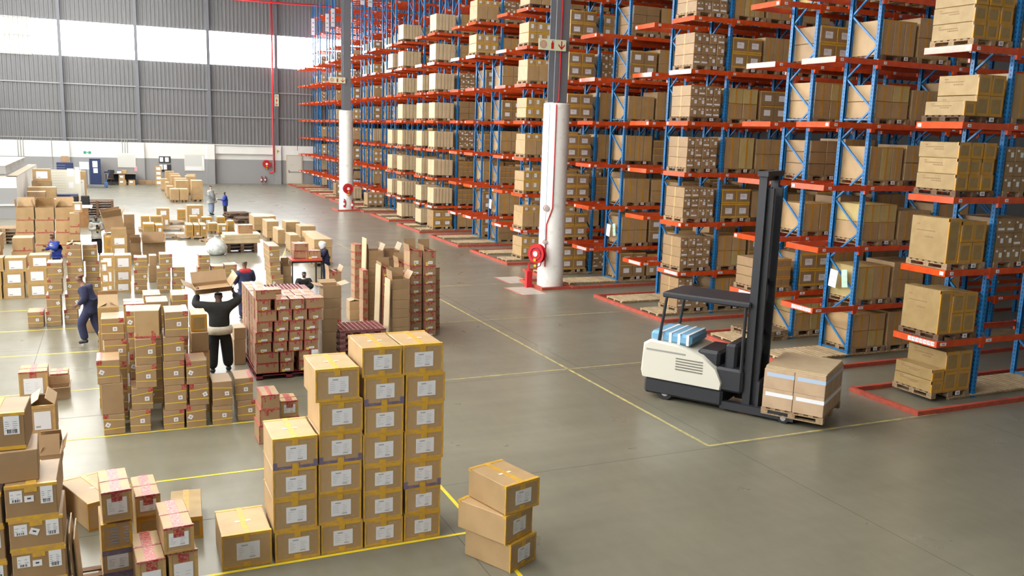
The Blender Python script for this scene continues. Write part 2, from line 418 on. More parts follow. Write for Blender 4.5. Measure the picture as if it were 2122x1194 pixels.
# ------------------------------------------------------------------ pallets and loads on the racks
def pallet_fn(W,D):
    def fn(b):
        n=7
        for q in range(n):
            y=-D/2+q*(D-.1)/(n-1); b.box(-W/2,y,.118,W/2,y+.1,.14)
        for x in (-W/2,-.07,W/2-.14):
            b.box(x,-D/2,.097,x+.14,D/2,.118)
            for y in (-D/2,-.07,D/2-.14): b.box(x,y,.02,x+.14,y+.14,.097)
            b.box(x,-D/2,0,x+.14,D/2,.02)
    return fn
def pallet(x,y,z,W=1.2,D=1.1,dark=False,rot=0.0,label='',group=None,tagged=False):
    M=DWOOD if dark else WOOD
    o=obj('pallet',cached(('pal',W,D,dark),'pallet',[M],pallet_fn(W,D)),None,(x,y,z),(0,0,rot))
    tag(o,label,'pallet',group)
    if tagged:
        obj('tag_card',cached(('ptag',D),'tag_card',[PAPER,INK],lambda b:(b.box(-.09,-D/2-.006,.03,.05,-D/2-.001,.12),b.box(-.06,-D/2-.008,.05,.02,-D/2-.005,.1,1)) and None),o,(0.25,0,0))
    return o
def crng(*a): return random.Random(hash(tuple(round(q*100) if isinstance(q,float) else q for q in a if not isinstance(q,str)))&0xffff)
def rbody(b,w,d,h): b.cham(-w/2,-d/2,0,w/2,d/2,h,.008)
def lines(b,x,z,w,n,y,rg,mi,hh=.006,gap=.02,nx=(0,)):
    for q in range(n):
        ww=w*rg.uniform(.4,1); b.box(x,y-.001,z-q*gap,x+ww,y+.002,z-q*gap+hh,mi)
RCOUNT=[0]
ISLOOSE=[True]   # loads that show large stay objects of their own; the others join the stock deeper in
mass=MB(); mpal=MB()
MASSM=[KBROWN,KRAFT,KPALE,PAPER,TAPEO,KGOLD,TAPE]
LOOK={'long':'long golden carton','wl':'kraft carton with white stickers','two':'big brown carton with white label','mixed':'kraft carton with label','pale':'tall pale carton','bigtape':'large carton with amber tape stripe','small':'small brown taped carton','plain':'plain brown carton','tallplain':'tall plain brown carton'}
def mass_box(s,w,d,h,T,v=0):
    mi={'long':5,'wl':0,'two':0,'mixed':1,'pale':2,'bigtape':1,'small':0,'plain':0,'tallplain':1}[s]
    mass.box(-w/2,-d/2,0,w/2,d/2,h,mi,T)
    f=-d/2-.003
    if s=='wl':
        mass.box(-w*.34,f,h*.66,-w*.12,f+.003,h*.80,3,T)
        if v%3: mass.box(w*.05,f,h*.28,w*.36,f+.003,h*.62,3,T)
        else: mass.box(-w*.36,f,h*.18,w*.38,f+.003,h*.34,3,T)
    elif s in('two','mixed'):
        mass.box(-w*.22,f,h*.3,w*.24,f+.003,h*.7,3,T).box(-w/2,f,h-.04,w/2,f+.003,h,6,T)
    elif s=='bigtape': mass.box(-.035,f,0,.035,f+.003,h,4,T)
    elif s=='long': mass.box(-w/2,f,h-.06,w/2,f+.003,h,4,T)
    elif s=='small': mass.box(-w/2,f,h-.05,w/2,f+.003,h,4,T)
def rack_carton(st,w,d,h,x,y,z,rz,label,group,v=0):
    w=round(w,2);d=round(d,2);h=round(h,2)
    if ISLOOSE[0]: RCOUNT[0]+=1
    else:
        mass_box(st,w,d,h,Matrix.Translation((x,y,z))@Matrix.Rotation(rz,4,'Z'),v); return None
    bm={'long':KGOLD,'wl':KBROWN,'two':KBROWN,'mixed':KRAFT,'pale':KPALE,'bigtape':KRAFT,'small':KBROWN,'plain':KBROWN,'tallplain':KRAFT}[st]
    if st=='bigtape' and v%3==1: bm=mat('yellowish_cardboard',(.52,.40,.17),.7,col2=(.47,.36,.14),scale=3,rnd=.05)
    o=obj('shelf_carton',cached(('rb',bm.name,w,d,h),'cardboard_box',[bm],lambda b: rbody(b,w,d,h)),None,(x,y,z),(0,0,rz))
    tag(o,label,'box',group)
    f=-d/2-.003; L=-w/2-.003
    if st=='long':
        def tp(b):
            b.box(-w/2-.003,f,h-.07,w/2+.003,f+.06,h+.003).box(-w/2-.002,f,0.0,w/2+.002,f+.04,.06).box(-w/2-.002,f,.0,-w/2+.05,f+.03,h).box(w/2-.05,f,.0,w/2+.002,f+.03,h)
        obj('tape',cached(('lt',w,d,h),'tape',[TAPEO],tp),o)
        def pr(b):
            rg=crng(1,w,d,h)
            for q,(a,c) in enumerate(((.35,.28),(.34,-.12),(.12,-.1))):
                zz=h*(.82-.14*q); yy=d*a
                while yy>d*c:
                    s=rg.uniform(.02,.05); b.box(L,yy-s,zz-.012,L+.002,yy,zz+.012); yy-=s+.014
        obj('print',cached(('lp',w,d,h),'print',[FINK],pr),o)
    elif st in('wl','two','mixed'):
        def lb(b,v=v):
            rg=crng(2,v)
            if st=='wl':
                b.box(-w*.34,f,h*.66,-w*.12,f+.004,h*.80); 
                b.box(w*.05,f,h*.28,w*.36,f+.004,h*.62) if v%3 else b.box(-w*.36,f,h*.18,w*.38,f+.004,h*.34)
                if v%2: b.box(w*.16,f,h*.7,w*.3,f+.004,h*.84)
                lines(b,w*.08,h*.55,w*.2,3,f,rg,1)
            elif st=='two':
                b.box(-w*.22,f,h*.28,w*.26,f+.004,h*.68); lines(b,-w*.17,h*.6,w*.3,4,f,rg,1)
            else:
                b.box(-w*.2,f,h*.4,w*.12,f+.004,h*.8); lines(b,-w*.16,h*.7,w*.2,4,f,rg,1)
        obj('label',cached(('lb',st,w,d,h,v%6),'label',[PAPER,INK],lb),o)
        def tp(b):
            if st=='wl': b.box(L,-.03,0,L+.003,.03,h)
            else:
                b.box(-w/2-.003,f,h-.05,w/2+.003,f+.03,h+.002).box(-w/2-.003,f,0,w/2+.003,f+.03,.045).box(-w/2-.003,f,0,-w/2+.02,f+.03,h)
        obj('tape',cached(('tw',st,w,d,h),'tape',[TAPE if st!='wl' else mat('tan_tape',(.50,.33,.13),.4)],tp),o)
    elif st=='bigtape':
        obj('tape',cached(('bt',w,d,h),'tape',[TAPEO],lambda b:(b.box(-.035,f,.0,.035,f+.004,h),b.box(-.035,f,h,.035,d/2,h+.003),b.box(-w/2-.003,f,h-.03,w/2+.003,f+.03,h+.002)) and None),o)
    elif st=='small':
        obj('tape',cached(('st',w,d,h),'tape',[TAPEO],lambda b:(b.box(-w/2-.003,f,h-.05,w/2+.003,f+.03,h+.003),b.box(-w/2-.003,f,0,w/2+.003,f+.02,.03)) and None),o)
    elif st=='pale':
        obj('tape',cached(('pt',w,d,h),'tape',[mat('tan_tape',(.50,.33,.13),.4)],lambda b: b.box(L,-.025,0,L+.003,.025,h)),o)
    return o
def tierw(t,n): return 'lowest' if t==0 else ('topmost' if t==n-1 else ['','second up','third up','fourth up','fifth up','sixth up','seventh up'][min(t,7)] if t<7 else 'upper')
COLW_=['first','second','third','fourth','fifth','sixth']
def layout(st,rg,L):
    """carton boxes of one load: (style, x0, y0, z0, w, d, h, tier, column, tiers)"""
    out=[]
    if st=='long':
        n=3; hs=.38
        nt=3 if L in (2,4,6,7) else (2 if L else 2)
        if L in (1,2):
            out.append(('long',.02,.05,0,.36,1.0,.98,0,0,1))
            for t in range(2):
                for c in range(2): out.append(('long',.40+c*.39,.03,t*.46,.37,1.06,.45,t,c+1,2))
        elif L==0:
            for t in range(2): out.append(('long',.0,.0,t*.27,.34,1.05,.26,t,0,2))
            for t in range(2):
                for c in range(2): out.append(('long',.37+c*.42,.0,t*.46,.40,1.06,.45,t,c+1,2))
        elif L==4:
            out.append(('long',0,.0,0,.33,1.02,.30,0,0,1))
            for t in range(2):
                for c in range(2): out.append(('long',.36+c*.42,.02,t*.44,.40,1.02,.43,t,c+1,2))
        else:
            for t in range(3):
                for c in range(3): out.append(('long',.02+c*.39+rg.uniform(0,.02),.02+rg.uniform(0,.03),t*.345,.36,1.04,.335,t,c,3))
    elif st=='wl':
        nt=3; nc=4
        for t in range(nt):
            for c in range(nc):
                if L==0 and t==2 and c>1: continue
                if L==6 and t==2: continue
                out.append(('wl',.02+c*.295+rg.uniform(0,.01),.02+rg.uniform(0,.03),t*.325,.285,1.02,.315,t,c,nt))
    elif st=='two':
        for t in range(2):
            for c in range(2): out.append(('two',.02+c*.58,.02,t*.47,.56,1.04,.46,t,c,2))
    elif st=='mixed':
        if L%2:
            for c in range(2): out.append(('tallplain',.02+c*.58,.02,0,.56,1.0,.62,0,c,2))
            for c in range(3): out.append(('mixed',.03+c*.385,.05,.622,.37,.95,.27,1,c,2))
        else:
            for t in range(2):
                for c in range(3): out.append(('mixed',.02+c*.39,.02,t*.43,.375,1.0,.42,t,c,2))
    elif st=='pale':
        n=5+(L%2); w=1.16/n; h=.86 if L else .8
        for c in range(n): out.append(('pale',.02+c*w,.02,0,w-.022,1.04,h,0,c,1))
    elif st=='bigtape':
        n=2+(rg.random()<.4); w=1.16/n; h=rg.uniform(.75,1.05)
        for c in range(n): out.append(('bigtape',.02+c*w,.04,0,w-.015,1.0,h,0,c,1))
    elif st=='bigtwo':
        h=rg.uniform(.42,.52)
        for t in range(2):
            for c in range(2): out.append(('bigtape',.02+c*.58,.04,t*(h+.01),.56,1.0,h,t,c,2))
    elif st=='small':
        for t in range(3):
            for c in range(4): out.append(('small',.02+c*.29,.03,t*.27,.28,1.0,.26,t,c,3))
    elif st=='plain':
        for t in range(3):
            for c in range(2): out.append(('plain',.02+c*.58,.02,t*.33,.56,1.0,.32,t,c,3))
    return out
SHELF=['floor level','first level','second level','third level','fourth level','fifth level','sixth level','seventh level']
def load(i,L,x,st,seed,where,base_pal=True):
    rg=random.Random(seed); y=rowY(i); z=(LZ[L]+.07) if L else .09
    gx=f"{SHELF[L]} of {ORDW[i]} rack row"
    pallet(RX+x+.61,y+.6,z,1.2,1.1,dark=rg.random()<.3,label=f"wooden pallet under the {where} load at {gx}",group='pallets on the racks',tagged=True)
    z+=.1405
    for (s,x0,y0,z0,w,d,h,t,c,nt) in layout(st,rg,L):
        nm=f"{LOOK[s]}, {tierw(t,nt) if nt>1 else 'upright'}, {COLW_[c]} column, {where}, {gx}".replace('rack row','rack')
        rack_carton(s,w,d,h,RX+x+x0+w/2,y+.06+y0+d/2,z+z0,rg.uniform(-.012,.012),nm,f"cartons on the {where} pallet at {gx}",v=rg.randrange(60))
CANT={0:{l:'long' for l in range(0,8)},2:{1:'small'},3:{l:'wl' for l in range(0,8)},6:{l:'two' for l in range(0,8)},7:{l:'mixed' for l in range(0,8)},
 9:{6:'mixed',7:'mixed'},11:{0:'two',1:'pale',2:'pale',3:'pale',4:'pale',5:'pale',6:'pale',7:'pale'},12:{l:'pale' for l in range(0,6)},13:{l:'pale' for l in range(0,8)},14:{1:'pale',2:'pale',6:'pale',3:'pale'}}
CANT[3][7]='pale'
CANT[3][6]='wl'; CANT[3][5]='wl'
def inview(X,Y,Z,mg=70):
    c=RM@(np.array([X,Y,Z])-CAMP)
    if c[2]<=0: return False
    u=FPX*c[0]/c[2]+CX; v=FPX*c[1]/c[2]+CY
    return -mg<u<2122+mg and -mg<v<1194+mg
for i,d in CANT.items():
    for L,st in d.items():
        ISLOOSE[0]= i<=11
        if inview(RX+.6,rowY(i)+.5,LZ[L]+.3,40): load(i,L,.03,st,i*31+L,'end')
INNER=['bigtape','bigtwo','two','mixed','plain','bigtape','small','wl']
def mass_load(i,L,x,st,seed):
    rg=random.Random(seed); y=rowY(i); z=(LZ[L]+.07) if L else .09
    T=Matrix.Translation((RX+x+.61,y+.6,z))
    for q in range(4): mpal.box(-.6,-.55+q*.33,.1,.6,-.42+q*.33,.14,0,T)
    for xx in (-.6,-.07,.46):
        mpal.box(xx,-.55,0,xx+.14,-.41,.1,0,T).box(xx,.41,0,xx+.14,.55,.1,0,T)
    z+=.141
    for (s,x0,y0,z0,w,d,h,t,c,nt) in layout(st,rg,L):
        mass_box(s,w,d,h,Matrix.Translation((RX+x+x0+w/2,y+.06+y0+d/2,z+z0)),t+c)
nind=0
for i in range(25):
    y=rowY(i)
    nx=3 if i<3 else (5 if i<9 else 8)
    for L in range(0,8):
        for q in range(nx):
            bay=q//2
            x=FX[bay]+.10+(q%2)*1.27
            sd=i*997+L*53+q*7
            rg=random.Random(sd)
            if rg.random()<(.06 if i<14 else .16): continue
            if i==0 and L in (0,1): continue
            if not inview(RX+x+.6,y+.3,LZ[L]+.4,90): continue
            st=rg.choice(INNER)
            if i==1: st=('bigtwo','bigtape')[(L+q)%2]
            if i==3: st=('bigtape','bigtwo','two')[(L+q)%3] if q<2 else st
            if i==2: st=('bigtwo','two','bigtape','plain')[(L+q)%4]
            if i==8: st=('two','mixed','bigtwo')[L%3]
            if i>=15: st=rg.choice(['two','mixed','pale','wl','mixed'])
            ind = (i<=5 and q<2) or (i in(6,8,10) and q==0)
            ISLOOSE[0]= i in (1,2,3) and q==0
            if ind: load(i,L,x,st,sd,('near','far')[q] if q<2 else 'deep'); nind+=1
            else: mass_load(i,L,x,st,sd)
# far rows: scattered end loads, part of the mass
for i in range(15,20):
    for L in range(0,2):
        rg=random.Random(i*71+L)
        if L==0 and rg.random()<.5: mass_load(i,L,.03,rg.choice(['pale','mixed','two']),i*77+L)
o=obj('stacked_cartons',mass.mesh('stacked_cartons',MASSM)); tag(o,'many brown cartons filling the shelves deeper inside the racks','cartons','rack stock',kind='stuff')
o=obj('stacked_pallets',mpal.mesh('stacked_pallets',[WOOD])); tag(o,'wooden pallets under the cartons deeper inside the racks','pallets','rack stock pallets',kind='stuff')
# empty pallets on the floor in front of the third rack row
for q in range(2):
    pallet(RX+.62,rowY(2)+.55,.0+q*.142,1.2,1.1,rot=.04*q,label=('lower','upper')[q]+' of two empty wooden pallets behind the moving truck',group='empty pallets at the rack end',tagged=q==1)
# documents hung on the frames
for i,x,z,M,nm in ((1,1.42,2.05,PAPER,'white'),(1,1.47,2.1,GPAPER,'green'),(5,1.42,2.0,PAPER,'white'),(5,1.47,2.05,GPAPER,'green'),(9,1.42,2.0,PAPER,'white')):
    o=build('document_sheet',[M,INK],lambda b:(b.box(-.012,-.14 if M is PAPER else -.1,-.24,-.006,.14 if M is PAPER else .1,.24),b.box(-.014,-.08,-.1,-.0115,.06,-.092,1),b.box(-.014,-.08,.05,-.0115,.08,.058,1)) and None,None,(RX+x-.09,rowY(i)+(.78 if M is PAPER else .42),z),(rad(6 if M is PAPER else -9),0,0))
    tag(o,f"{nm} document sheet hung on the upright frame of {ORDW[i]} rack row",'document','sheets hung on the rack frames')
for i in (15,16,17,18,19,20,21,22,24):
    z=15.6 if i<19 else 14.9
    o=build('aisle_sign',[PAPER,INK],lambda b:(b.box(-.16,-.02,-.75,.16,0,.75),b.box(-.1,-.023,-.45,.1,-.02,-.36,1),b.box(-.1,-.023,-.1,.06,-.02,0,1),b.box(-.06,-.023,.3,.1,-.02,.42,1)) and None,None,(RX+1.2,rowY(i)-.03,z-.2*(i%3)))
    tag(o,f"tall white aisle sign high on the frame of {ORDW[i]} rack row",'sign','aisle signs on the far racks')
# ------------------------------------------------------------------ round columns with fire gear
def disc_pts(r,n=20): return [(r*math.cos(2*math.pi*k/n),r*math.sin(2*math.pi*k/n)) for k in range(n)]
def ring(b,r0,r1,y0,y1,mi,cx=0,cz=0,n=20):
    for k in range(n):
        a0=2*math.pi*k/n;a1=2*math.pi*(k+1)/n
        b.prism([(cx+r0*math.cos(a0),cz+r0*math.sin(a0)),(cx+r1*math.cos(a0),cz+r1*math.sin(a0)),(cx+r1*math.cos(a1),cz+r1*math.sin(a1)),(cx+r0*math.cos(a1),cz+r0*math.sin(a1))],y0,y1,mi)
SIGNG = mat('photoluminescent_sign', (.70,.76,.52), .5)
def sign_symbols(b,vert=False,f=-.012):
    P=[(-.36,0),(0,0),(.36,0)] if not vert else [(0,.36),(0,0),(0,-.36)]
    (hx,hz),(ex,ez),(ax,az)=P
    for r in (.045,.085,.125): ring(b,r-.016,r,f-.003,f,1,hx,hz)
    ring(b,.132,.14,f-.003,f,2,hx,hz)
    ex0=ex
    b.prism([(ex-.055,ez-.14),(ex+.055,ez-.14),(ex+.055,ez+.06),(ex+.02,ez+.10),(ex+.02,ez+.145),(ex-.02,ez+.145),(ex-.02,ez+.10),(ex-.055,ez+.06)],f-.003,f,1)
    b.box(ex-.06,f-.003,ez+.135,ex+.08,f,ez+.15,2); b.box(ex+.075,f-.003,ez+.05,ex+.085,f,ez+.14,2)
    b.box(ax-.022,f-.003,az-.12,ax+.022,f,az+.15,1)
    for s in (-1,1):
        b.prism([(ax,az-.155),(ax+s*.13,az-.01),(ax+s*.13,az+.05),(ax,az-.08)],f-.003-.001*s-.001,f,1)
def fire_sign(x,y,z,vert,label,sc=1.0):
    w,h=(1.08,.38) if not vert else (.38,1.1)
    o=empty('fire_sign',(x,y,z)); tag(o,label,'sign')
    build('panel',[SIGNG],lambda b: b.box(-w/2,-.012,-h/2,w/2,.012,h/2),o)
    build('symbols',[SIGNG,RED,INK],lambda b: sign_symbols(b,vert),o)
    return o
def extinguisher(x,y,z,label):
    o=empty('fire_extinguisher',(x,y,z)); tag(o,label,'fire extinguisher','fire extinguishers')
    build('cylinder',[RED],lambda b: b.lathe([(.0,0),(.07,.005),(.075,.03),(.075,.40),(.06,.46),(.03,.50),(.025,.54)],16),o,smooth=True)
    build('label',[PAPER],lambda b: b.lathe([(.0765,.16),(.0765,.32)],16),o)
    build('valve',[BLACK],lambda b: b.box(-.03,-.03,.53,.03,.03,.58).box(-.015,-.12,.56,.015,.02,.585),o)
    build('hose',[BLACK],lambda b: b.tube([(.03,0,.55),(.1,-.02,.5),(.11,-.03,.3),(.09,-.04,.12)],.012),o)
def hose_reel(x,y,z,r,rotz,label):
    o=empty('hose_reel',(x,y,z),(0,0,rotz)); tag(o,label,'hose reel')
    def dr(b):
        T=Matrix.Rotation(rad(90),4,'X')
        b.lathe([(r*.2,-.16),(r,-.16),(r,-.14),(r*.55,-.135),(r*.55,.0),(r,.0),(r,.02),(r*.2,.02)],28,0,T)
    p=build('drum',[RED],dr,o,(0,-.12,0)); autosmooth(p)
    build('hub',[WHITE],lambda b: b.cyl((0,-.02,0),(0,.075-.2,0),r*.28,n=18),o,(0,-.05,0))
    def hs(b):
        pts=[]
        for k in range(5*18+1):
            a=2*math.pi*k/18; rr=r*.62+.03*(k/90); pts.append((rr*math.cos(a)*1.0,-.10+.12*k/90-.06,rr*math.sin(a)))
        pts+= [(r*.7,-.05,-r*.3),(r*.5,-.08,-r*1.2),(r*.1,-.08,-r*1.4),(-r*.2,-.1,-r*1.2)]
        b.tube(pts,.022,6)
    build('hose',[mat('hose_dark_red',(.26,.015,.02),.5)],hs,o,smooth=True)
    build('nozzle',[mat('nozzle_yellow',(.85,.5,.02),.4)],lambda b:(b.box(-.05,-.2,-r*.75,.05,-.165,-r*.5),b.box(-.05,-.17,-r*1.32,.05,-.12,-r*1.12)) and None,o)
    build('bracket',[DSTEEL],lambda b: b.box(-.05,0,-.1,.05,.14,.1),o)
    return o
def column(x,y,ztop,r,label):
    o=empty('column',(x,y,0)); tag(o,label,'column'); 
    p=build('concrete_base',[COLW],lambda b: b.lathe([(r+.012,0),(r+.012,.72),(r,.74),(r,ztop-.03),(r-.03,ztop)],40),o); autosmooth(p)
    def st(b):
        b.box(-.27,-.26,ztop,.27,-.235,WTOP).box(-.27,.235,ztop,.27,.26,WTOP).box(-.012,-.24,ztop,.012,.24,WTOP).box(-.3,-.3,ztop,.3,.3,ztop+.03)
    build('steel_post',[STEEL],st,o)
    return o
zt1=PZ(214,14.86,28.9)
c1=column(14.86,29.3,zt1,.475,'near white round column with a grey steel post on top')
def pipe1(b):
    b.tube([(-.08,-.31,WTOP-.1),(-.08,-.31,zt1+.12),(-.20,-.36,zt1+.0),(-.24,-.45,zt1-.12),(-.24,-.45,3.0),(-.40,-.33,2.4),(-.40,-.33,.82)],.022,8)
o=build('fire_pipe',[RED],pipe1,None,(14.86,29.3,0),smooth=True); tag(o,'thin red fire pipe running down the near white column','pipe')
o=build('thin_cable',[mat('cable_teal',(.08,.2,.26),.5)],lambda b: b.tube([(-.42,-.28,zt1-.05),(-.42,-.28,1.6)],.008,6),None,(14.86,29.3,0)); tag(o,'thin dark cable down the left side of the near column','cable')
for z,s in ((3.0,.10),(1.75,.07)):
    o=build('alarm_bell' if s>.08 else 'call_point',[WHITE,RED],lambda b:(b.cyl((0,-.03,0),(0,-.09,0),s,n=18,mi=0),b.cyl((0,.0,0),(0,-.05,0),s*1.12,n=18,mi=1)) and None,None,(14.42,29.0,z)); tag(o,'small red and white alarm bell on the near column' if s>.08 else 'small red call point below the bell on the near column','alarm')
hose_reel(14.18,29.02,1.32,.36,rad(-62),'red fire hose reel on the left side of the near white column')
o=build('hydrant_post',[RED],lambda b: b.box(-.11,-.1,.02,.11,.1,.62).box(-.14,-.12,.0,.14,.12,.02).cyl((0,0,.62),(0,0,.9),.035,n=10),None,(14.02,29.42,0)); tag(o,'squat red hydrant post on the floor beside the near column','hydrant')
fire_sign(14.40,28.92,PZ(93,14.4,28.92),False,'fire point sign with hose, extinguisher and arrow on the near column')
def paint_marks(x0,y0,n,sl):
    def fn(b):
        b.box(x0,y0,.001,x0+.07,y0+1.5,.003,0); b.box(x0+1.0,y0,.001,x0+1.07,y0+1.5,.003,0)
        for q in range(n):
            a=y0+q*1.5/n
            b.add([(x0+.07,a,.003),(x0+1.0,a+sl,.003),(x0+1.0,a+sl+.09,.003),(x0+.07,a+.09,.003)],[(0,1,2,3)],1)
    return fn
HR=mat('hatch_red',(.60,.16,.12),.6); HW=mat('hatch_white',(.75,.66,.60),.6)
for a,b_ in ((13.05,28.0),(13.6,30.3)):
    o=build('floor_marking',[HR,HW],paint_marks(a,b_,9,.0)); o['kind']='structure'
o=build('guide_rail',[CURB],lambda b: b.box(14.2,28.62,0,14.3,30.6,.1).box(14.3,28.62,0,15.35,28.72,.1).box(14.3,30.5,0,15.4,30.6,.1)); tag(o,'red painted kerb wrapped around the foot of the near white column','kerb')
zt2=PZ(229,14.66,60.2)
column(14.66,60.65,zt2,.475,'far white round column with a grey steel post on top')
hose_reel(14.62,60.01,PZ(391,14.62,60),.35,0,'red fire hose reel on the front of the far white column')
extinguisher(14.40,60.16,PZ(430,14.4,60.05),'red extinguisher on the far white column, left of the pair')
extinguisher(14.98,60.20,PZ(432,15,60.1),'red extinguisher on the far white column, right of the pair')
fire_sign(13.98,60.3,PZ(166,14,60.3),False,'fire point sign on the post of the far column')
o=build('guide_rail',[CURB],lambda b: b.box(13.9,59.9,0,14.0,61.6,.1).box(14.0,59.9,0,15.45,60.0,.1)); tag(o,'red painted kerb around the foot of the far white column','kerb')
# fire point on the back wall
o=build('fire_pipe',[RED],lambda b:(b.tube([(14.12,WY-.32,WTOP-1.2),(14.12,WY-.32,1.25),(13.95,WY-.32,1.1),(13.75,WY-.2,1.1)],.085,10),b.tube([(10,WY-.5,PZ(0,11.45,WY-.5)),(14.1,WY-.5,PZ(5,14.1,WY-.5)),(20,WY-.5,PZ(14,20,WY-.5))],.09,8)) and None,smooth=True); tag(o,'thick red sprinkler pipe running down the back wall','pipe')
hose_reel(13.5,WY+.1,PZ(340,13.5,WY),.38,0,'red fire hose reel on the grey back wall')
for x,t in ((13.02,'left'),(13.38,'right')): extinguisher(x,WY+.2,PZ(378,x,WY),f'red extinguisher on the back wall, {t} of the pair under the reel')
fire_sign(14.5,WY-.22,PZ(208,14.5,WY),True,'upright fire point sign on the steel wall column')
fire_sign
o=build('arrow_plate',[SIGNG,RED],lambda b:(b.cyl((0,0,0),(0,-.02,0),.22,n=20),b.box(-.03,-.03,-.15,.03,-.02,.15,1),b.box(-.03,-.03,.0,.16,-.02,.06,1)) and None,None,(14.5,WY-.26,PZ(314,14.5,WY))); tag(o,'small round arrow plate on the white pillar by the door','sign')
o=build('exit_sign',[mat('exit_green',(.02,.30,.16),.5),PAPER],lambda b:(b.box(-.32,-.02,-.13,.32,0,.13,1),b.box(-.30,-.024,-.11,-.08,-.02,.11),b.box(.08,-.024,-.11,.30,-.02,.11),b.box(-.05,-.024,-.05,.05,-.02,.05)) and None,None,(-2.1,WY-.01,PZ(316,-2.1,WY))); tag(o,'small green and white exit sign high on the back wall','sign')
o=build('wall_lamp',[WHITE,DSTEEL],lambda b:(b.box(-.45,-.1,-.06,.45,.1,.1),b.cyl((0,0,.1),(0,0,1.0),.02,n=8,mi=1)) and None,None,(16.2,86.6,PZ(315,16.2,86.6))); tag(o,'white hanging fluorescent lamp near the cream door','lamp')
# things on and by the back wall
def board(x0,x1,yt,yb,label,inner,name='notice_board',M=None):
    z1=PZ(yt,(x0+x1)/2,WY); z0=PZ(yb,(x0+x1)/2,WY)
    o=build(name,[M or CREAM],lambda b: b.box(x0,WY-.05,z0,x1,WY-.006,z1)); tag(o,label,'notice board')
    w=x1-x0;h=z1-z0
    def pr(b):
        for (a,c,e,g,mi) in inner: b.box(x0+w*a,WY-.06,z0+h*c,x0+w*e,WY-.049,z0+h*g,mi)
    build('pinned_sheets',[PAPER,INK,mat('pink_sheet',(.75,.35,.4),.6),mat('sheet_grey',(.62,.63,.60),.5)],pr,o)
board(.36,1.85,320,347,'white planning board on the back wall above the desk',[(.03,.06,.97,.94,3)])
board(6.03,7.8,320,354,'large white planning board on the back wall left of the recess',[(.02,.3,.86,.95,3),(.88,.1,.98,.9,0),(.05,.04,.85,.26,0)])
board(3.83,4.83,324,338,'upper dark notice board with two white sheets on the back wall',[(.07,.18,.36,.86,0),(.52,.18,.84,.86,0)],M=DSTEEL)
board(3.83,4.86,341,356,'lower dark notice board with white sheets on the back wall',[(.02,.3,.3,.98,0),(.36,.3,.64,.98,0)],M=DSTEEL)
o=build('pink_poster',[mat('pink_sheet',(.75,.35,.4),.6)],lambda b: b.box(-.18,-.02,-.22,.18,0,.22),None,(1.9,WY-.01,PZ(350,1.9,WY))); tag(o,'small pink poster on the back wall beside the desk','poster')
def wallbox(name,x0,x1,Y,d,z0,z1,M,label,cat,extra=None):
    o=build(name,[M],lambda b: b.cham(x0,Y,z0,x1,Y+d,z1,.015)); tag(o,label,cat)
    if extra: extra(o)
    return o
NAVY=mat('navy_metal',(.02,.035,.11),.4)
lk=wallbox('locker',-1.95,-1.05,86.6,.6,0,2.25,NAVY,'tall navy locker with white sheets near the back wall','locker',
  lambda o: build('pinned_sheets',[PAPER],lambda b: b.box(-1.7,86.57,1.5,-1.3,86.59,2.05).box(-1.65,86.57,1.0,-1.3,86.59,1.42),o))
o=build('white_panel',[PAPER],lambda b: b.box(-2.75,86.9,1.3,-2.0,86.93,1.95).box(-2.7,86.9,0,-2.66,86.94,1.3).box(-2.1,86.9,0,-2.06,86.94,1.3)); tag(o,'small white board on legs left of the navy locker','sign')
o=empty('desk',(0.9,86.6,0)); tag(o,'long brown desk cluttered with papers against the back wall','desk')
build('desktop',[mat('desk_brown',(.30,.22,.15),.6)],lambda b: b.box(-1.6,-.5,.95,.9,.9,1.0),o)
build('side_panel',[mat('desk_dark',(.05,.055,.08),.5)],lambda b: b.box(-1.6,-.45,0,-1.54,.85,.95).box(.84,-.45,0,.9,.85,.95).box(-1.6,.8,.2,.9,.85,.95),o)
build('drawer',[mat('desk_orange',(.42,.22,.08),.6)],lambda b: b.box(-1.5,-.48,.5,-1.0,-.2,.93),o)
for q,(x,z,M) in enumerate(((-.3,1.0,DSTEEL),(.25,1.0,PAPER),(-.8,1.0,NAVY),(.6,1.0,KRAFT))):
    o=build('desk_item',[M],lambda b: b.cham(x,86.5,z,x+.35+.1*(q%2),86.85,z+.16+.12*(q%3==0),.02)); tag(o,f"{['dark monitor','white paper tray','navy file box','small brown carton'][q]} on the cluttered brown desk",'desk item')
for q,(x,z,w) in enumerate(((.35,0,.62),(.37,.45,.5),(1.15,0,.55))):
    o=build('cardboard_box',[KRAFT,PAPER],lambda b:(b.cham(x,85.9,z,x+w,86.4,z+.44,.01),b.box(x+.1,85.895,z+.2,x+.35,85.9,z+.36,1)) and None); tag(o,f"carton under the long desk, {['left lower','left upper','right'][q]}",'box','cartons under the desk')
ch=empty('office_chair',(-.25,85.75,0)); tag(ch,'dark office chair pulled up to the long desk','chair')
build('seat',[BLACK],lambda b: b.cham(-.25,-.25,.45,.25,.25,.55,.03),ch); build('backrest',[BLACK],lambda b: b.cham(-.24,-.3,.6,.24,-.2,1.35,.04),ch); build('base',[DSTEEL],lambda b: b.cyl((0,0,.05),(0,0,.45),.04).box(-.3,-.03,.03,.3,.03,.08).box(-.03,-.3,.03,.03,.3,.08),ch)
pj=empty('pallet_truck',(-1.0,82.6,0)); tag(pj,'blue hand pallet truck parked before the navy locker','pallet truck')
BLM=mat('truck_blue',(.06,.13,.30),.4)
build('forks',[mat('fork_grey',(.22,.23,.24),.5)],lambda b: b.box(-2.0,-.3,.08,.2,-.12,.2).box(-2.0,.12,.08,.2,.3,.2),pj); build('pump',[BLM],lambda b: b.box(.2,-.25,.08,.5,.25,.42),pj)
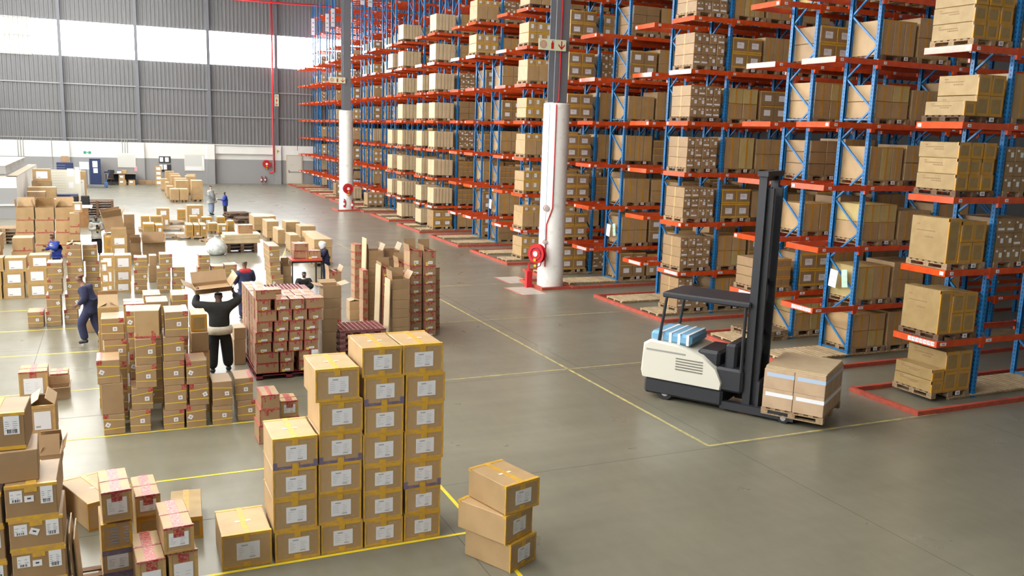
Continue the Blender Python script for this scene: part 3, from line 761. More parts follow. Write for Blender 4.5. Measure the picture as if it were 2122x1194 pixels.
build('handle',[BLM],lambda b: b.tube([(.35,0,.4),(.6,0,1.2),(.62,-.18,1.3),(.62,.18,1.3),(.6,0,1.2)],.035),pj)
for s in (-.12,.12): build('wheel',[BLACK],lambda b: b.cyl((.4,s-.04,.09),(.4,s+.04,.09),.09),pj)
# metal roller boxes on the partition
for q in range(4):
    y=57.6+q*3.2; x1=-5.6
    o=build('metal_cabinet',[GALV,mat('cabinet_top',(.62,.60,.52),.4)],lambda b:(b.box(-9.5,y,2.46,x1,y+2.6,2.92),b.box(-9.55,y-.02,2.92,x1+.03,y+2.65,2.96,1),b.box(-9.4,y+.1,2.37,-9.2,y+.3,2.46),b.box(x1-.3,y+.1,2.37,x1-.1,y+.3,2.46),b.box(-9.4,y+2.2,2.37,-9.2,y+2.4,2.46),b.box(x1-.3,y+2.2,2.37,x1-.1,y+2.4,2.46)) and None)
    tag(o,f"long galvanised metal cabinet on the partition ledge, {ORDW[q]} from the front",'cabinet','metal cabinets on the partition ledge')
def at(x,y,Y): p=onY(x,y,Y); return p
# cream planning board standing on the floor by the partition
Yb=66.0
pa=at(100,395,Yb); pb=at(166,352,Yb); 
nb=empty('planning_board',((pa[0]+pb[0])/2,Yb,0)); tag(nb,'large cream planning board with a grid standing on the floor','notice board')
wb=(pb[0]-pa[0])/2; z1=pb[2]
build('panel',[CREAM,mat('board_grid',(.45,.46,.42),.6),PAPER],lambda b:([b.box(-wb,-.03,.62,wb,.03,z1)]+[b.box(-wb+.15,-.034,.9+q*.17,wb*.1,-.03,.915+q*.17,1) for q in range(11)]+[b.box(wb*.2,-.036,1.9,wb*.6,-.03,2.4,2),b.box(wb*.25,-.036,1.1,wb*.55,-.03,1.5,2),b.box(wb*.66,-.036,1.4,wb*.95,-.03,2.5,2)]) and None,nb)
for s in (-1,1): build('leg',[CREAM],lambda b: b.box(s*(wb-.1)-.05,-.05,0,s*(wb-.1)+.05,.05,.62),nb)
o=build('navy_crate',[NAVY],lambda b: b.cham(-.85,-.4,0,.85,.4,.95,.03),None,(at(131,402,63.0)[0],63.0,0)); tag(o,'dark navy crate in front of the cream planning board','crate')
# ------------------------------------------------------------------ cartons on the floor
def q2(v): return max(.06,round(v*50)/50)
WBAR=mat('barcode_ink',(.03,.03,.04),.6)
def seedf(*a): return random.Random(int(sum((k+1)*37*(x if isinstance(x,int) else int(x*1000)) for k,x in enumerate(a)))&0xfffff)
def parts_of(st,w,d,h,v):
    """(part name, key, materials, fn) for the parts of one carton"""
    f=-d/2-.0035; P=[]
    def sheet(b,x0,z0,x1,z1,n=5,hd=True,rg=None,bar=False,mi=0):
        rg=rg or random.Random(v); b.box(x0,f,z0,x1,f+.004,z1,mi); W_=x1-x0; H_=z1-z0
        if hd: b.box(x0+W_*.2,f-.001,z1-H_*.2,x0+W_*.48,f+.001,z1-H_*.13,1)
        for q in range(n):
            zz=z1-H_*(.3+.58*q/n)
            for a in (.08,.58):
                ww=W_*rg.uniform(.12,.32); b.box(x0+W_*a,f-.001,zz-.0035,x0+W_*a+ww,f+.001,zz,1)
        if bar: 
            xx=x0+W_*.2
            while xx<x0+W_*.8: ww=rg.uniform(.004,.012); b.box(xx,f-.001,z0+H_*.06,xx+ww,f+.001,z0+H_*.28,1); xx+=ww+rg.uniform(.004,.01)
        else: b.box(x0+W_*.55,f-.001,z0+H_*.1,x0+W_*.8,f+.001,z0+H_*.16,1)
    def seam(b,ww=.03,drop=.09):
        b.box(-ww,-d/2-.003,h,ww,d/2+.003,h+.003).box(-ww,f,h-drop,ww,-d/2,h+.003).box(-ww,d/2,h-drop,ww,d/2+.003,h+.003)
    if st in('yl','ylp','yo'):
        def tp(b):
            t=.034
            b.box(-w/2-.003,f,h-t,w/2+.003,-d/2+.05,h+.003).box(-w/2-.003,d/2-.05,h-t,w/2+.003,d/2+.003,h+.003)
            if st!='ylp': b.box(-w/2-.003,f,.0,w/2+.003,-d/2+.01,t)
            b.box(-w/2-.003,f,0,-w/2+.014,-d/2+.012,h).box(w/2-.014,f,0,w/2+.003,-d/2+.012,h)
            seam(b,.035,.1); b.box(-.04,f,0,.04,-d/2,.07)
        P.append(('tape',('yt',st=='ylp'),[TAPE if st!='yo' else TAPEO],tp))
        if st=='ylp': P.append(('purple_tape',('ptp',),[PTAPE],lambda b:(b.box(-w/2-.004,f-.001,0,w/2+.004,-d/2,.04),b.box(-w/2-.004,f-.001,0,-w/2+.05,-d/2,.10),b.box(w/2-.05,f-.001,0,w/2+.004,-d/2,.10),b.box(-.05,f-.001,0,.05,-d/2,.075)) and None))
        P.append(('clear_tape',('ct',),[GLINT],lambda b: b.box(-.10,-.04,h+.0035,.10,.0,h+.0045)))  # small pale patch on the top seam, a painted glint
        P.append(('label',('yll',v%5),[PAPER,INK],lambda b: sheet(b,-w*.21,h*.24,w*.26,h*.74,5)))
        def pm(b):
            for sx in (-1,1):
                for sz in (0,1):
                    x=w*.02+sx*w*.31; z=h*.17+sz*h*.65
                    b.box(min(x,x-sx*.035),f,z-.003,max(x,x-sx*.035),f+.002,z+.003); b.box(x-.003,f,min(z,z+(.03 if sz==0 else -.03)),x+.003,f+.002,max(z,z+(.03 if sz==0 else -.03)))
            b.box(-.02,f,h*.88,.03,f+.002,h*.895); b.box(-.02,f,h*.1,.03,f+.002,h*.115)
        P.append(('print_mark',('pm',),[INK],pm))
    elif st=='gold':      # golden fully taped carton with a label
        P.append(('tape',('gt',),[TAPEO],lambda b:(b.box(-w/2-.003,f,h*.82,w/2+.003,-d/2,h+.003),b.box(-w/2-.003,f,0,w/2+.003,-d/2,h*.12),b.box(-.04,-d/2,h,.04,d/2,h+.003),b.box(-w/2-.003,f,0,-w/2+.04,-d/2,h),b.box(w/2-.04,f,0,w/2+.003,-d/2,h)) and None))
        if v%3==0: P.append(('label',('gl',v%3),[PAPER,INK],lambda b: sheet(b,-w*.1,h*.3,w*.3,h*.75,4)))
    elif st in('strap','straw'):
        for q,zf in enumerate((.30,.74)):
            tl=[.0,.03,-.03,.05,-.02][(v+q)%5]*(1 if q else .6)
            def sp(b,zf=zf,tl=tl):
                e=.004; z=h*zf
                vs=[];
                for x,y in ((-w/2-e,-d/2-e),(w/2+e,-d/2-e),(w/2+e,d/2+e),(-w/2-e,d/2+e)):
                    for dz in (-.006,.006): vs.append((x,y,z+dz+tl*(x/w)))
                b.add(vs,[(0,2,3,1),(2,4,5,3),(4,6,7,5),(6,0,1,7)])
            P.append(('strap',('sp',q,v%5),[STRAP],sp))
        if st=='strap':
            s=-1 if v%2 else 1
            P.append(('red_tape',('rt',v%2),[RTAPE],lambda b:(b.box(min(s*w*.5+s*.004,s*w*.28),f,h*.80,max(s*w*.5+s*.004,s*w*.28),-d/2+.002,h+.004),b.box(min(s*w*.5+s*.004,s*w*.28),-d/2,h,max(s*w*.5+s*.004,s*w*.28),d/2,h+.004)) and None))
        x0=(.22,-.3,.1,.3)[v%4]*w
        M=Matrix.Translation((x0,f+.002,h*.5))@Matrix.Rotation((0,.5,0,-.4)[v%4],4,'Y')
        P.append(('label',('sl',v%4),[PAPER,INK],lambda b:(b.box(-.038,-.003,-.038,.038,.001,.038,0,M),b.box(-.016,-.005,-.016,.016,-.002,.016,1,M)) and None))
    elif st in('red','redl'):
        def rt(b):
            rg=random.Random(v%6)
            b.box(-w/2-.003,f,h-.02,w/2+.003,-d/2+.02,h+.003).box(-w/2-.003,f,0,w/2+.003,-d/2,.018).box(-w/2-.003,f,0,-w/2+.012,-d/2,h)
            b.box(-w/2-.003,-d/2,h-.02,-w/2+.02,d/2,h+.003).box(-w/2-.003,-d/2,0,-w/2,d/2,.018)
            for q in range(3):
                x=rg.uniform(-.42,.42)*w; b.box(x-.012,f,h-.03-rg.uniform(.03,.12)*h/.3,x+.012,-d/2,h)
            b.box(-.03,-d/2,h,.03,d/2,h+.003)
        P.append(('red_tape',('rdt',v%6),[RTAPE],rt))
        if st=='redl':
            P.append(('label',('rl',),[PAPER,INK],lambda b:(b.box(-w*.16,f-.001,h*.14,w*.22,f+.003,h*.34),b.box(-w*.1,f-.002,h*.22,w*.15,f,h*.25,1)) and None))
            P.append(('sticker',('rs',v%2),[YSTK,INK],lambda b:(b.box(-w*.36 if v%2 else -w*.14,f-.001,h*.04,-w*.17 if v%2 else w*.03,f+.003,h*.26),b.box(-w*.31 if v%2 else -w*.09,f-.002,h*.1,-w*.22 if v%2 else -w*.02,f,h*.2,1)) and None))
    elif st=='redtop':     # wide red tape along the top seam, big label in front
        P.append(('red_tape',('rtt',),[RTAPE],lambda b:(seam(b,.06,.13),b.box(-w/2-.003,-.015,h,w/2+.003,.015,h+.004),b.box(-w/2-.003,f,h-.02,w/2+.003,-d/2+.02,h+.003)) and None))
        P.append(('tape',('rtb',),[TAPEL],lambda b:(b.box(-w/2-.003,f,0,w/2+.003,-d/2,.03),b.box(-w/2-.003,f,0,-w/2+.03,-d/2,h),b.box(w/2-.03,f,0,w/2+.003,-d/2,h)) and None))
        P.append(('label',('rtl',v%3),[PAPER,INK],lambda b: sheet(b,-w*.34,h*.25,w*.33,h*.78,5,False)))
    elif st in ('bar','bar1'):
        P.append(('tape',('bt2',),[TAPE],lambda b:(b.box(-w/2-.003,f,h-.03,w/2+.003,-d/2+.04,h+.003),b.box(-w/2-.003,f,0,w/2+.003,-d/2,.04),b.box(-.06,f,h-.08,.06,-d/2,h),b.box(-.05,-d/2,h,.05,d/2,h+.003)) and None))
        def bl(b):
            if st=='bar': sheet(b,-w*.41,h*.52,-w*.17,h*.86,2,False,None,True)
            sheet(b,w*.18,h*.42,w*.42,h*.92,5,False,None,True)
            M=Matrix.Translation((-.02,f+.002,h*.6))@Matrix.Rotation(.2*(v%4),4,'Y')
            b.box(-.045,-.003,-.035,.045,.001,.035,0,M).box(-.018,-.005,-.004,.018,-.002,.012,1,M)
        P.append(('label',('bl',st,v%4),[PAPER,WBAR],bl))
    elif st=='print':
        P.append(('tape',('prt',),[TAPE],lambda b:(b.box(-w/2-.003,f,h-.04,-w*.02,-d/2+.12,h+.003),b.box(-w/2-.003,f,0,w/2+.003,-d/2,.03),b.box(-w/2-.003,f,0,-w/2+.03,-d/2,h),b.box(w/2-.03,f,0,w/2+.003,-d/2,h)) and None))
        def pr(b):
            for q in range(6):
                z=h*(.78-.11*q); b.box(-w*.42,f,z-.002,w*.08,f+.002,z+.002); b.box(-w*.2,f,z+.006,w*(.02+.03*(q%3)),f+.002,z+.022)
                b.box(w*.22+.02*(q%2),f,z+.0,w*.40,f+.002,z+.022)
        P.append(('print_mark',('prp',),[INK],pr))
    elif st=='doc':
        P.append(('purple_tape',('dpt',),[PTAPE],lambda b:(b.box(-w/2-.003,f,h-.06,w/2+.003,-d/2+.02,h+.003),b.box(-w/2-.003,f,0,w/2+.003,-d/2,.02)) and None))
        P.append(('label',('dol',v%3),[PAPER,INK],lambda b: sheet(b,-w*.36,h*.2,w*.34,h*.8,6,False)))
    elif st=='lab':        # brown carton, amber edges, big plain label
        P.append(('tape',('lat',),[TAPEL],lambda b:(b.box(-w/2-.003,f,h-.04,w/2+.003,-d/2+.03,h+.003),b.box(-w/2-.003,f,0,w/2+.003,-d/2,.035),b.box(-w/2-.003,f,0,-w/2+.025,-d/2,h),b.box(w/2-.025,f,0,w/2+.003,-d/2,h)) and None))
        P.append(('label',('lal',v%3),[PAPER,INK],lambda b:(b.box(-w*.30,f-.001,h*.2,w*.34,f+.003,h*.80),b.box(-w*.24,f-.002,h*.27,-w*.06,f,h*.33,1)) and None))
    elif st=='seam':
        P.append(('tape',('set',),[mat('tan_tape',(.50,.33,.13),.4)],lambda b: seam(b,.03,.08)))
    elif st=='redb':       # big tan carton, red tape along the bottom seam
        P.append(('red_tape',('rb',v%4),[RTAPE],lambda b:(b.box(-w/2-.002,f,0,w/2+.002,-d/2,.035),b.box(-w*.06+.05*(v%4),f,0,w*.03+.05*(v%4),-d/2,.13),b.box(-w*.4,f,0,-w*.38,-d/2,.08),b.box(w*.3,f,0,w*.33,-d/2,.09)) and None))
    return P
BODY={'yl':KRAFT,'ylp':KRAFT,'yo':KRAFT,'gold':KGOLD,'strap':KPINK,'straw':KPINK,'red':KPINK,'redl':KPINK,'redtop':KRAFT,'bar':KBROWN,'bar1':KBROWN,'print':KRAFT,'doc':KRAFT,'lab':KRAFT,'plain':KPINK,'seam':KRAFT,'redb':KRAFT,'pale':KPALE}
LK={'yl':'yellow-taped carton with white label','ylp':'carton with white label and purple-taped bottom','yo':'brown carton with amber tape','gold':'golden taped carton','strap':'yellow-strapped carton with red tape','straw':'yellow-strapped plain carton','red':'red-taped carton','redl':'red-taped carton with yellow sticker','redtop':'carton with wide red tape','bar':'brown carton with two barcode labels','bar1':'brown carton with one barcode label','print':'carton with printed text','doc':'carton with purple tape and document label','lab':'amber-taped carton with white label','plain':'plain brown carton','seam':'plain tan carton','redb':'big tan carton with red bottom tape','pale':'pale carton'}
def hollow(b,w,d,h,t=.012):
    b.box(-w/2,-d/2,0,w/2,d/2,t,1)
    b.box(-w/2,-d/2,t,w/2,-d/2+t,h).box(-w/2,d/2-t,t,w/2,d/2,h).box(-w/2,-d/2+t,t,-w/2+t,d/2-t,h).box(w/2-t,-d/2+t,t,w/2,d/2-t,h)
    b.box(-w/2+t,-d/2+t,t,w/2-t,d/2-t,max(t+.01,h*.35),1)
def fbox(st,w,d,h,x,y,z,rz=0.0,label='',group=None,v=0,tilt=(0,0),flaps=None):
    w,d,h=(math.floor(w*100)/100,round(d,2),math.floor(h*100-.3)/100+.001)
    M=BODY[st]
    if flaps is None: me=cached(('fb',M.name,w,d,h),'cardboard_box',[M],lambda b: b.cham(-w/2,-d/2,0,w/2,d/2,h,.007))
    else: me=cached(('fo',M.name,w,d,h),'open_cardboard_box',[M,INSIDE],lambda b: hollow(b,w,d,h))
    o=obj(('strapped_carton' if st in('strap','straw') else 'red_taped_carton' if st in('red','redl') else 'cardboard_box') if flaps is None else 'open_carton',me,None,(x,y,z),(tilt[0],tilt[1],rz))
    tag(o,label,'box',group)
    for nm,key,ms,fn in parts_of(st,w,d,h,v):
        if flaps is not None and nm in('clear_tape',): continue
        me=cached(key+(st,w,d,h,ms[0].name),nm,ms,fn)
        if me: obj(nm,me,o)
    if flaps is not None:
        for sd,a in flaps.items():      # angle from lying flat over the opening; 90 = upright
            L=(d/2 if sd in 'fb' else min(w/2,d/2))*.97; a=rad(a)
            ww=w-.01 if sd in 'fb' else d-.01
            T=Matrix.Translation({'f':(0,-d/2,h),'b':(0,d/2,h),'l':(-w/2,0,h),'r':(w/2,0,h)}[sd])@Matrix.Rotation({'f':0,'b':math.pi,'l':-math.pi/2,'r':math.pi/2}[sd],4,'Z')@Matrix.Rotation(a,4,'X')
            b=MB(); b.box(-ww/2,0,.001,ww/2,L,.008,0,T); obj('flap',b.mesh('flap',[M]),o)
    return o
NB=[0]
def tw(t,n):
    if n==1: return 'single'
    return 'lowest' if t==0 else ('topmost' if t==n-1 else ORDW[t]+' up')
def C(Y,d,rows,where,grp,st='yl',z0=0.0,base=None,jit=.5,styles=None,flaps=None,over=None,gap=.012,rz=0.0):
    """one column of cartons: rows are (left px, right px, top px) of the front faces, from the floor up"""
    if base is not None: Y=onz(*base)[1]
    z=z0; n=len(rows); out=[]
    for t,(xl,xr,yt) in enumerate(rows):
        NB[0]+=1; v=NB[0]*7+t*3
        s=styles[t] if styles and t<len(styles) and styles[t] else st
        Xl=PX(xl,Y,z+.2); Xr=PX(xr,Y,z+.2)
        h=max(.08,PZ(yt,Xl,Y)-z)
        w=max(.1,Xr-Xl-gap)
        fl=(flaps or {}).get(t)
        rr=rz+rad(R_.uniform(-jit,jit))
        o=fbox(s,w,d,h-.002,(Xl+Xr)/2,Y+d/2+R_.uniform(0,.008),z,rr,f"{'open ' if fl else ''}{LK[s]}, {tw(t,n)} in {where}",grp,v,(0,0),fl)
        out.append(o); z+=math.floor((h-.002)*100-.3)/100+.0045
    return z
# foreground wall of yellow-taped cartons
G1='yellow-taped cartons in the foreground wall'
D1=.80
C(0,.82,[(459,564.5,1112)],'front left end of foreground wall',G1,base=(459,1184.6))
C(0,D1,[(570,663.3,1104),(565.8,657.7,1039),(564.8,657.7,976.4),(564.6,658.7,910.4)],'first column of foreground wall',G1,base=(570,1167.5),styles=['yl','yl','yl','ylp'],jit=.2)
C(0,D1,[(665,752.5,1089),(659.6,749.6,1026.6),(659.6,749.6,964),(660.4,751.2,899.5),(661.5,752.3,834),(652.8,745.3,766.7)],'second column of foreground wall',G1,base=(665,1150.8),styles=['yl','yl','yl','ylp'],jit=.2)
C(0,D1,[(755.7,834.6,1080.5),(752.5,834.6,1024),(753,834.6,967.8),(752,835.7,903.8),(755,836.8,842.9),(755,837.9,783),(750,832.9,721)],'third column of foreground wall',G1,base=(755.7,1136),styles=['yl','yl','yl','yl','yl','ylp'],jit=.2)
C(0,D1,[(837,912,1067),(839.5,913,1013.6),(837,914,956),(838,918.9,897.3),(840,919.5,837.4),(841,922,776.5),(834.6,918,715.5)],'fourth column of foreground wall',G1,base=(837,1122.9),styles=['yl','yl','ylp'],jit=.2)
# loose stack of three at the right
def corner_box(st,near,left,z,w,d,h,label,grp,v,dx=0,dy=0):
    a=onz(*near,z); b=onz(*left,z); e=Vector((b[0]-a[0],b[1]-a[1])); ang=math.atan2(e.y,e.x)-math.pi/2   # left edge runs along local +y
    c=Vector((a[0],a[1]))+Matrix.Rotation(ang,2)@Vector((-w/2,d/2)) if False else None
    ca,sa=math.cos(ang),math.sin(ang)
    # near corner is front-left (local -w/2,-d/2)
    lx,ly=w/2,d/2
    X=a[0]+ca*lx-sa*ly+dx; Y_=a[1]+sa*lx+ca*ly+dy
    return fbox(st,w,d,h,X,Y_,z,ang,label,grp,v)
G2='three loose cartons stacked at the right'
corner_box('yl',(1056.8,1188.7),(963.7,1148.6),0,.54,.80,.40,'yellow-taped carton, lowest of the loose stack of three',G2,3)
corner_box('yl',(1046.8,1131),(949.4,1092),.40,.56,.83,.40,'yellow-taped carton, middle of the loose stack of three',G2,4)
corner_box('yl',(1046.8,1069),(960.8,1022),.80,.58,.80,.40,'yellow-taped carton, topmost of the loose stack of three',G2,5)
# jumble of taped cartons, bottom left
G3='jumbled cartons at the bottom left'
def J(st,Y,xl,xr,yb,yt,d,rz,label,z=None,v=0,flaps=None,tilt=(0,0)):
    """free carton by its front face in the picture, at depth Y; z from the bottom edge"""
    X0=PX(xl,Y,.5); zb=PZ(yb,X0,Y) if z is None else z
    X0=PX(xl,Y,zb+.2); X1=PX(xr,Y,zb+.2); h=PZ(yt,X0,Y)-zb; w=X1-X0-.03; rz=4.0
    r=rad(rz); x=X0+(w/2*math.cos(r)-d/2*math.sin(r)); y=Y+w/2*math.sin(r)+d/2*math.cos(r)
    fbox(st,w,d,h,x,y,zb,r,label,G3,v,tilt,flaps); return zb+h
Yj=11.05
z1=J('doc',Yj,214,283,1240,1193,.62,3,'purple-taped carton, lowest in the left column of the jumble',0.0,1)
z2=J('doc',Yj,213,282,0,1144,.62,3,'purple-taped carton with document label under the printed carton',z1,2)
z3=J('print',Yj,210,280,0,1088,.62,3,'carton with printed text in the left column of the jumble',z2,3)
J('redtop',Yj-.02,212,281,0,1024,.80,6,'carton with wide red tape on top of the printed carton',z3+.015,4,tilt=(rad(-1),rad(-1)))
zz=J('doc',11.35,286,342,1240,1150,.6,3,'hidden lower carton behind the purple red taped carton',0.0,9)
z4=J('gold',11.62,284,340,0,1072,.55,4,'amber-taped carton between the two red-taped ones',zz,5)
J('redtop',11.6,281,338,0,1029,.72,5,'golden carton with red tape and grey label, second in the jumble',z4,6)
e1=J('redtop',10.45,286,352,1290,1166,.82,4,'carton with purple and red tape in the front of the jumble',0.0,7)
e2=J('redtop',10.45,352,418,1250,1147,.80,6,'red-cornered carton, front right of the jumble',0.0,8)
J('redtop',10.42,339,408,0,1096,.82,2,'carton with wide red tape on the front right of jumble',e2+.003,9)
fbox('gold',.42,1.0,.33,.74,12.68,0,rad(-4),'low golden carton behind the front right of jumble',G3,11)
a=onz(209,1119,0)
fbox('yo',.66,1.1,.42,a[0]-.05,a[1]+.95,0,rad(22),'long low tan carton lying at the left of the jumble',G3,12)
# big stack at the lower left corner
G4='cartons in the corner stack'
Yc=10.3
zc=C(Yc,.75,[(32,144,1214),(24.5,137.7,1147),(17,132,1081.8),(8.7,121,1010.6)],'near column of corner stack',G4,st='bar',jit=.4,z0=.145)
pallet(PX(86,Yc,0)+.06,Yc+.62,0,1.3,1.2,True,label='dark wooden pallet under the corner stack',group=None)
C(Yc+.02,.75,[(-95,20,1235),(-95,18,1180),(-100,12,1105),(-105,6,1035)],'far left column of corner stack',G4,st='bar1',jit=.4,z0=.145)
x_=PX(20,Yc-.1,zc+.2)
fbox('plain',1.05,.55,.36,-1.43,Yc+.38,zc,rad(3),'long brown carton lying across the corner stack',G4,4,flaps=None)
fbox('bar1',.62,.62,.42,-1.30,Yc+.48,zc+.361,rad(-2),'barcode-labelled carton topmost on the corner stack',G4,5)
for q in range(2):
    o=build('cardboard_sheet',[KRAFT],lambda b: b.box(-.006,-.3,0,.006,.3,.9-.12*q),None,(PX(146+q*4,Yc+.3,.6)+.04+.03*q,Yc+.55+.1*q,.15),(0,rad(-2-q),0)); tag(o,('taller','shorter')[q]+' flat cardboard sheet leaning on the side of the corner stack','cardboard sheet','flat sheets beside the corner stack')
Yd=13.2
C(Yd,.6,[(66,124,1010),(64,122,955),(62,119,905),(58.6,116.5,843)],'column behind corner stack',G4,styles=['lab','lab','doc','lab'],flaps={3:{'l':36,'r':42}})
C(Yd-.95,.55,[(85,127,1030),(82,127,975),(79,127,945)],'low column behind corner stack',G4,st='plain',flaps={2:{'f':70,'b':50,'l':62,'r':118}})
# small group on the floor at the left edge
G5='small group of cartons at the left edge'
C(0,.62,[(39.6,100,773)],'small group at left edge',G5,st='redtop',base=(41,834))
C(0,.50,[(103,142,776)],'right of small group at left edge',G5,st='redtop',base=(104,808))
b_=onz(112,822,0)
fbox('plain',.46,.34,.24,b_[0]+.08,b_[1]-.02,0,rad(0),'open carton with its flap up in the small left group',G5,3,flaps={'b':100,'l':92,'r':100,'f':165})
# tall strapped stack
G6='strapped cartons in the tall strapped stack'; D6=.62
w6='of tall strapped stack'
C(0,D6,[(214,260.8,860),(209.6,257.8,797),(200.5,250,748)],f'first column {w6}',G6,st='strap',base=(214,903),styles=['strap','plain','strap'])
C(0,D6,[(269,314,851),(272,318,805.7),(281,325.7,757.5),(280,325,703)],f'second column {w6}',G6,st='strap',base=(269,897.7))
fbox('redb',.42,.58,.52,PX(309,17.0,2.0),17.36,PZ(703,PX(280,17.06,1.7),17.06)+.005,rad(-7),'plain tan carton standing turned on the second strapped column',G6,2)
C(0,D6,[(338.3,383,852),(341,387.5,800),(337.7,383,750),(337.7,383,698.7),(341.6,391,646)],f'third column {w6}',G6,st='strap',base=(338.3,891.6))
C(0,D6,[(386,428,842),(392.6,434,796.7),(386,429.7,748.4)],f'fourth column {w6}',G6,st='strap',base=(386,888))
C(0,D6,[(440,482.4,843),(440,482.4,792)],f'fifth column {w6}',G6,st='straw',base=(440,882.6))
C(0,D6,[(491.5,530,831),(487,525.5,784.6)],f'sixth column {w6}',G6,st='strap',base=(491.5,873.5))
Yb6=17.85
C(Yb6,.6,[(222,266,850),(222,266,800),(220,264,752),(215.6,264,705),(209.6,258,661)],f'back first column {w6}',G6,st='strap')
C(Yb6,.6,[(270,306,835),(270,306,785),(269,304,735),(267,303,690),(262,297,645)],f'back second column {w6}',G6,st='strap')
C(Yb6,.6,[(395,436,832),(395,436,780),(396,436,729),(396,433,690)],f'back third column {w6}',G6,styles=['lab','lab','redtop','plain'])
C(Yb6+.1,.62,[(395,436,840),(395,436,790),(396,436,740),(396,436,688),(395,429.7,652)][4:],'top of back third column',G6,st='gold',z0=PZ(690,PX(395,Yb6,1.5),Yb6)+.004)
Yb7=18.75
zt=C(Yb7,.62,[(206,250,825),(206,250,780),(205,250,735),(204,250,690),(203,248,638)],f'third row left column {w6}',G6,st='lab',flaps={4:{'l':30,'r':35,'f':50,'b':60}})
C(Yb7,.62,[(256,302,810),(256,302,765),(256,302,720),(256,301,672),(256,301,631)],f'third row second column {w6}',G6,styles=['lab','lab','lab','lab','redtop'])
C(Yb7,.62,[(305,352,800),(304,351,755),(303,350,705),(302,350,665),(303,350,626)],f'third row middle column {w6}',G6,st='straw')
C(Yb7,.62,[(357,393,800),(357,392,755),(356,391,705),(356,391,660),(356,390.5,611)],f'third row right column {w6}',G6,st='strap')
C(19.7,.62,[(300,337,790),(300,337,745),(299,337,700),(297,336,655),(297,335,611)],f'fourth row {w6}',G6,st='straw')
# second strapped stack at the left
G7='strapped cartons in the left strapped stack'; w7='of left strapped stack'
C(0,.62,[(57,91,647)],'front of left strapped stack',G7,st='strap',base=(60.5,680.5))
C(0,.62,[(95.5,128,646),(96,127,612),(98.5,129.6,578.6),(97.5,130,544.4)],f'first column {w7}',G7,st='strap',base=(95.5,677))
C(0,.62,[(133,162,642),(135,166,609.7),(138,169,576.6),(138.7,173,543.4),(138.3,168.4,508)],f'second column {w7}',G7,st='strap',base=(133,672),flaps={4:{'l':25,'r':12,'f':8,'b':14}})
C(27.45,.62,[(172,206,642),(175,209,610),(177,209,575),(177,206,541),(171,201.6,507)],f'third column {w7}',G7,st='strap')
C(0,.5,[(171,204,663)],'alone by the walking person',G7,st='plain',base=(171,690))
# labelled cartons at the left edge
G8='white-labelled cartons at the left edge'; w8='of left labelled stack'
C(31.45,.62,[(-38,4,592),(-38,3,563.5),(-36,7,535)],f'left column {w8}',G8,st='lab')
C(0,.62,[(7,51,592),(7,50,563.5),(9,54.7,535)],f'middle column {w8}',G8,st='lab',base=(7,619.8))
C(0,.62,[(58,98.5,587.6),(55,97.5,557.5),(60,103.5,529)],f'right column {w8}',G8,st='lab',base=(58,617.8))
# cartons behind the second yellow line
GS='cartons in the middle row'; 
C(31.45,.62,[(278,306,586),(278,306,561),(278,306,534)],'column right of labelled middle pair',GS,st='strap')
C(31.45,.62,[(325.7,354,585),(325.7,354,556),(330.7,357.5,527)],'left column of middle pair',GS,st='strap')
C(31.45,.62,[(358,384,585),(358,384,554)],'right column of middle pair',GS,st='strap')
C(31.8,.6,[(238,272,585),(238,272,559),(236.6,273,529.7)],'labelled middle column',GS,st='lab')
C(32.2,.6,[(208,236,590),(208,236,558),(208,236,529)],'left labelled middle column',GS,st='lab')
C(30.7,.5,[(210,226,588),(210,226,566),(209,222.7,543)],'narrow column before labelled ones',GS,st='lab')
C(33.6,.5,[(308,326,572),(308,326,551),(309,325,530)],'plain column behind middle pair',GS,st='plain')
C(34.3,.62,[(409.5,435,553.6),(412,436,528.7)],'left column of right strapped row',GS,st='strap')
C(34.3,.62,[(438,464,551.7)],'middle of right strapped row',GS,st='strap')
C(34.3,.62,[(465.7,491.5,549)],'right end of right strapped row',GS,st='strap')
C(31.0,1.3,[(563,588,571),(560,582,545),(557.8,580,510)],'tall strapped column left of red table',GS,st='strap',jit=0)
b_=onz(584,596,0)
C(31.3,.5,[(587,606,573),(586,604,552)],'beside the tall strapped column',GS,st='plain',flaps={1:{'r':95,'b':80,'l':100}})
C(38.0,.6,[(232,265,533),(231,264,511),(230,263.7,489)],'back labelled column',GS,st='lab',flaps={2:{'l':20,'r':20,'f':95,'b':95}})
C(39.0,.6,[(218,231,534),(218,231,512),(218,231,492)],'back column left of labelled one',GS,st='gold')
C(41.8,.7,[(257,281,509),(257,281,497),(257,280,485.3),(257,280,474.4),(256,279,462.7),(256,279,444)],'flat tan stack behind the middle',GS,st='plain')
C(40.0,.7,[(215,253,525),(215,253,505),(214,252,487)],'under the tilted carton',GS,st='lab')
zt_=PZ(487,PX(215,40.0,1.2),40.0)
fbox('plain',.75,.75,.62,PX(236,40.2,2),40.6,zt_+.11,rad(4),'open tan carton tilted on the stack beside the man in fleece',GS,3,(rad(-3),rad(-9)),{'l':95,'r':120,'f':130,'b':70})
C(38.6,.8,[(300,343,530),(296,343,505)],'open brown pair behind middle row',GS,st='plain',flaps={1:{'b':100,'l':95,'r':95,'f':165}})
C(39.4,.6,[(272,294,522),(270,292,503)],'open cartons left of brown pair',GS,st='plain',flaps={1:{'b':70,'l':40,'r':100,'f':120}})
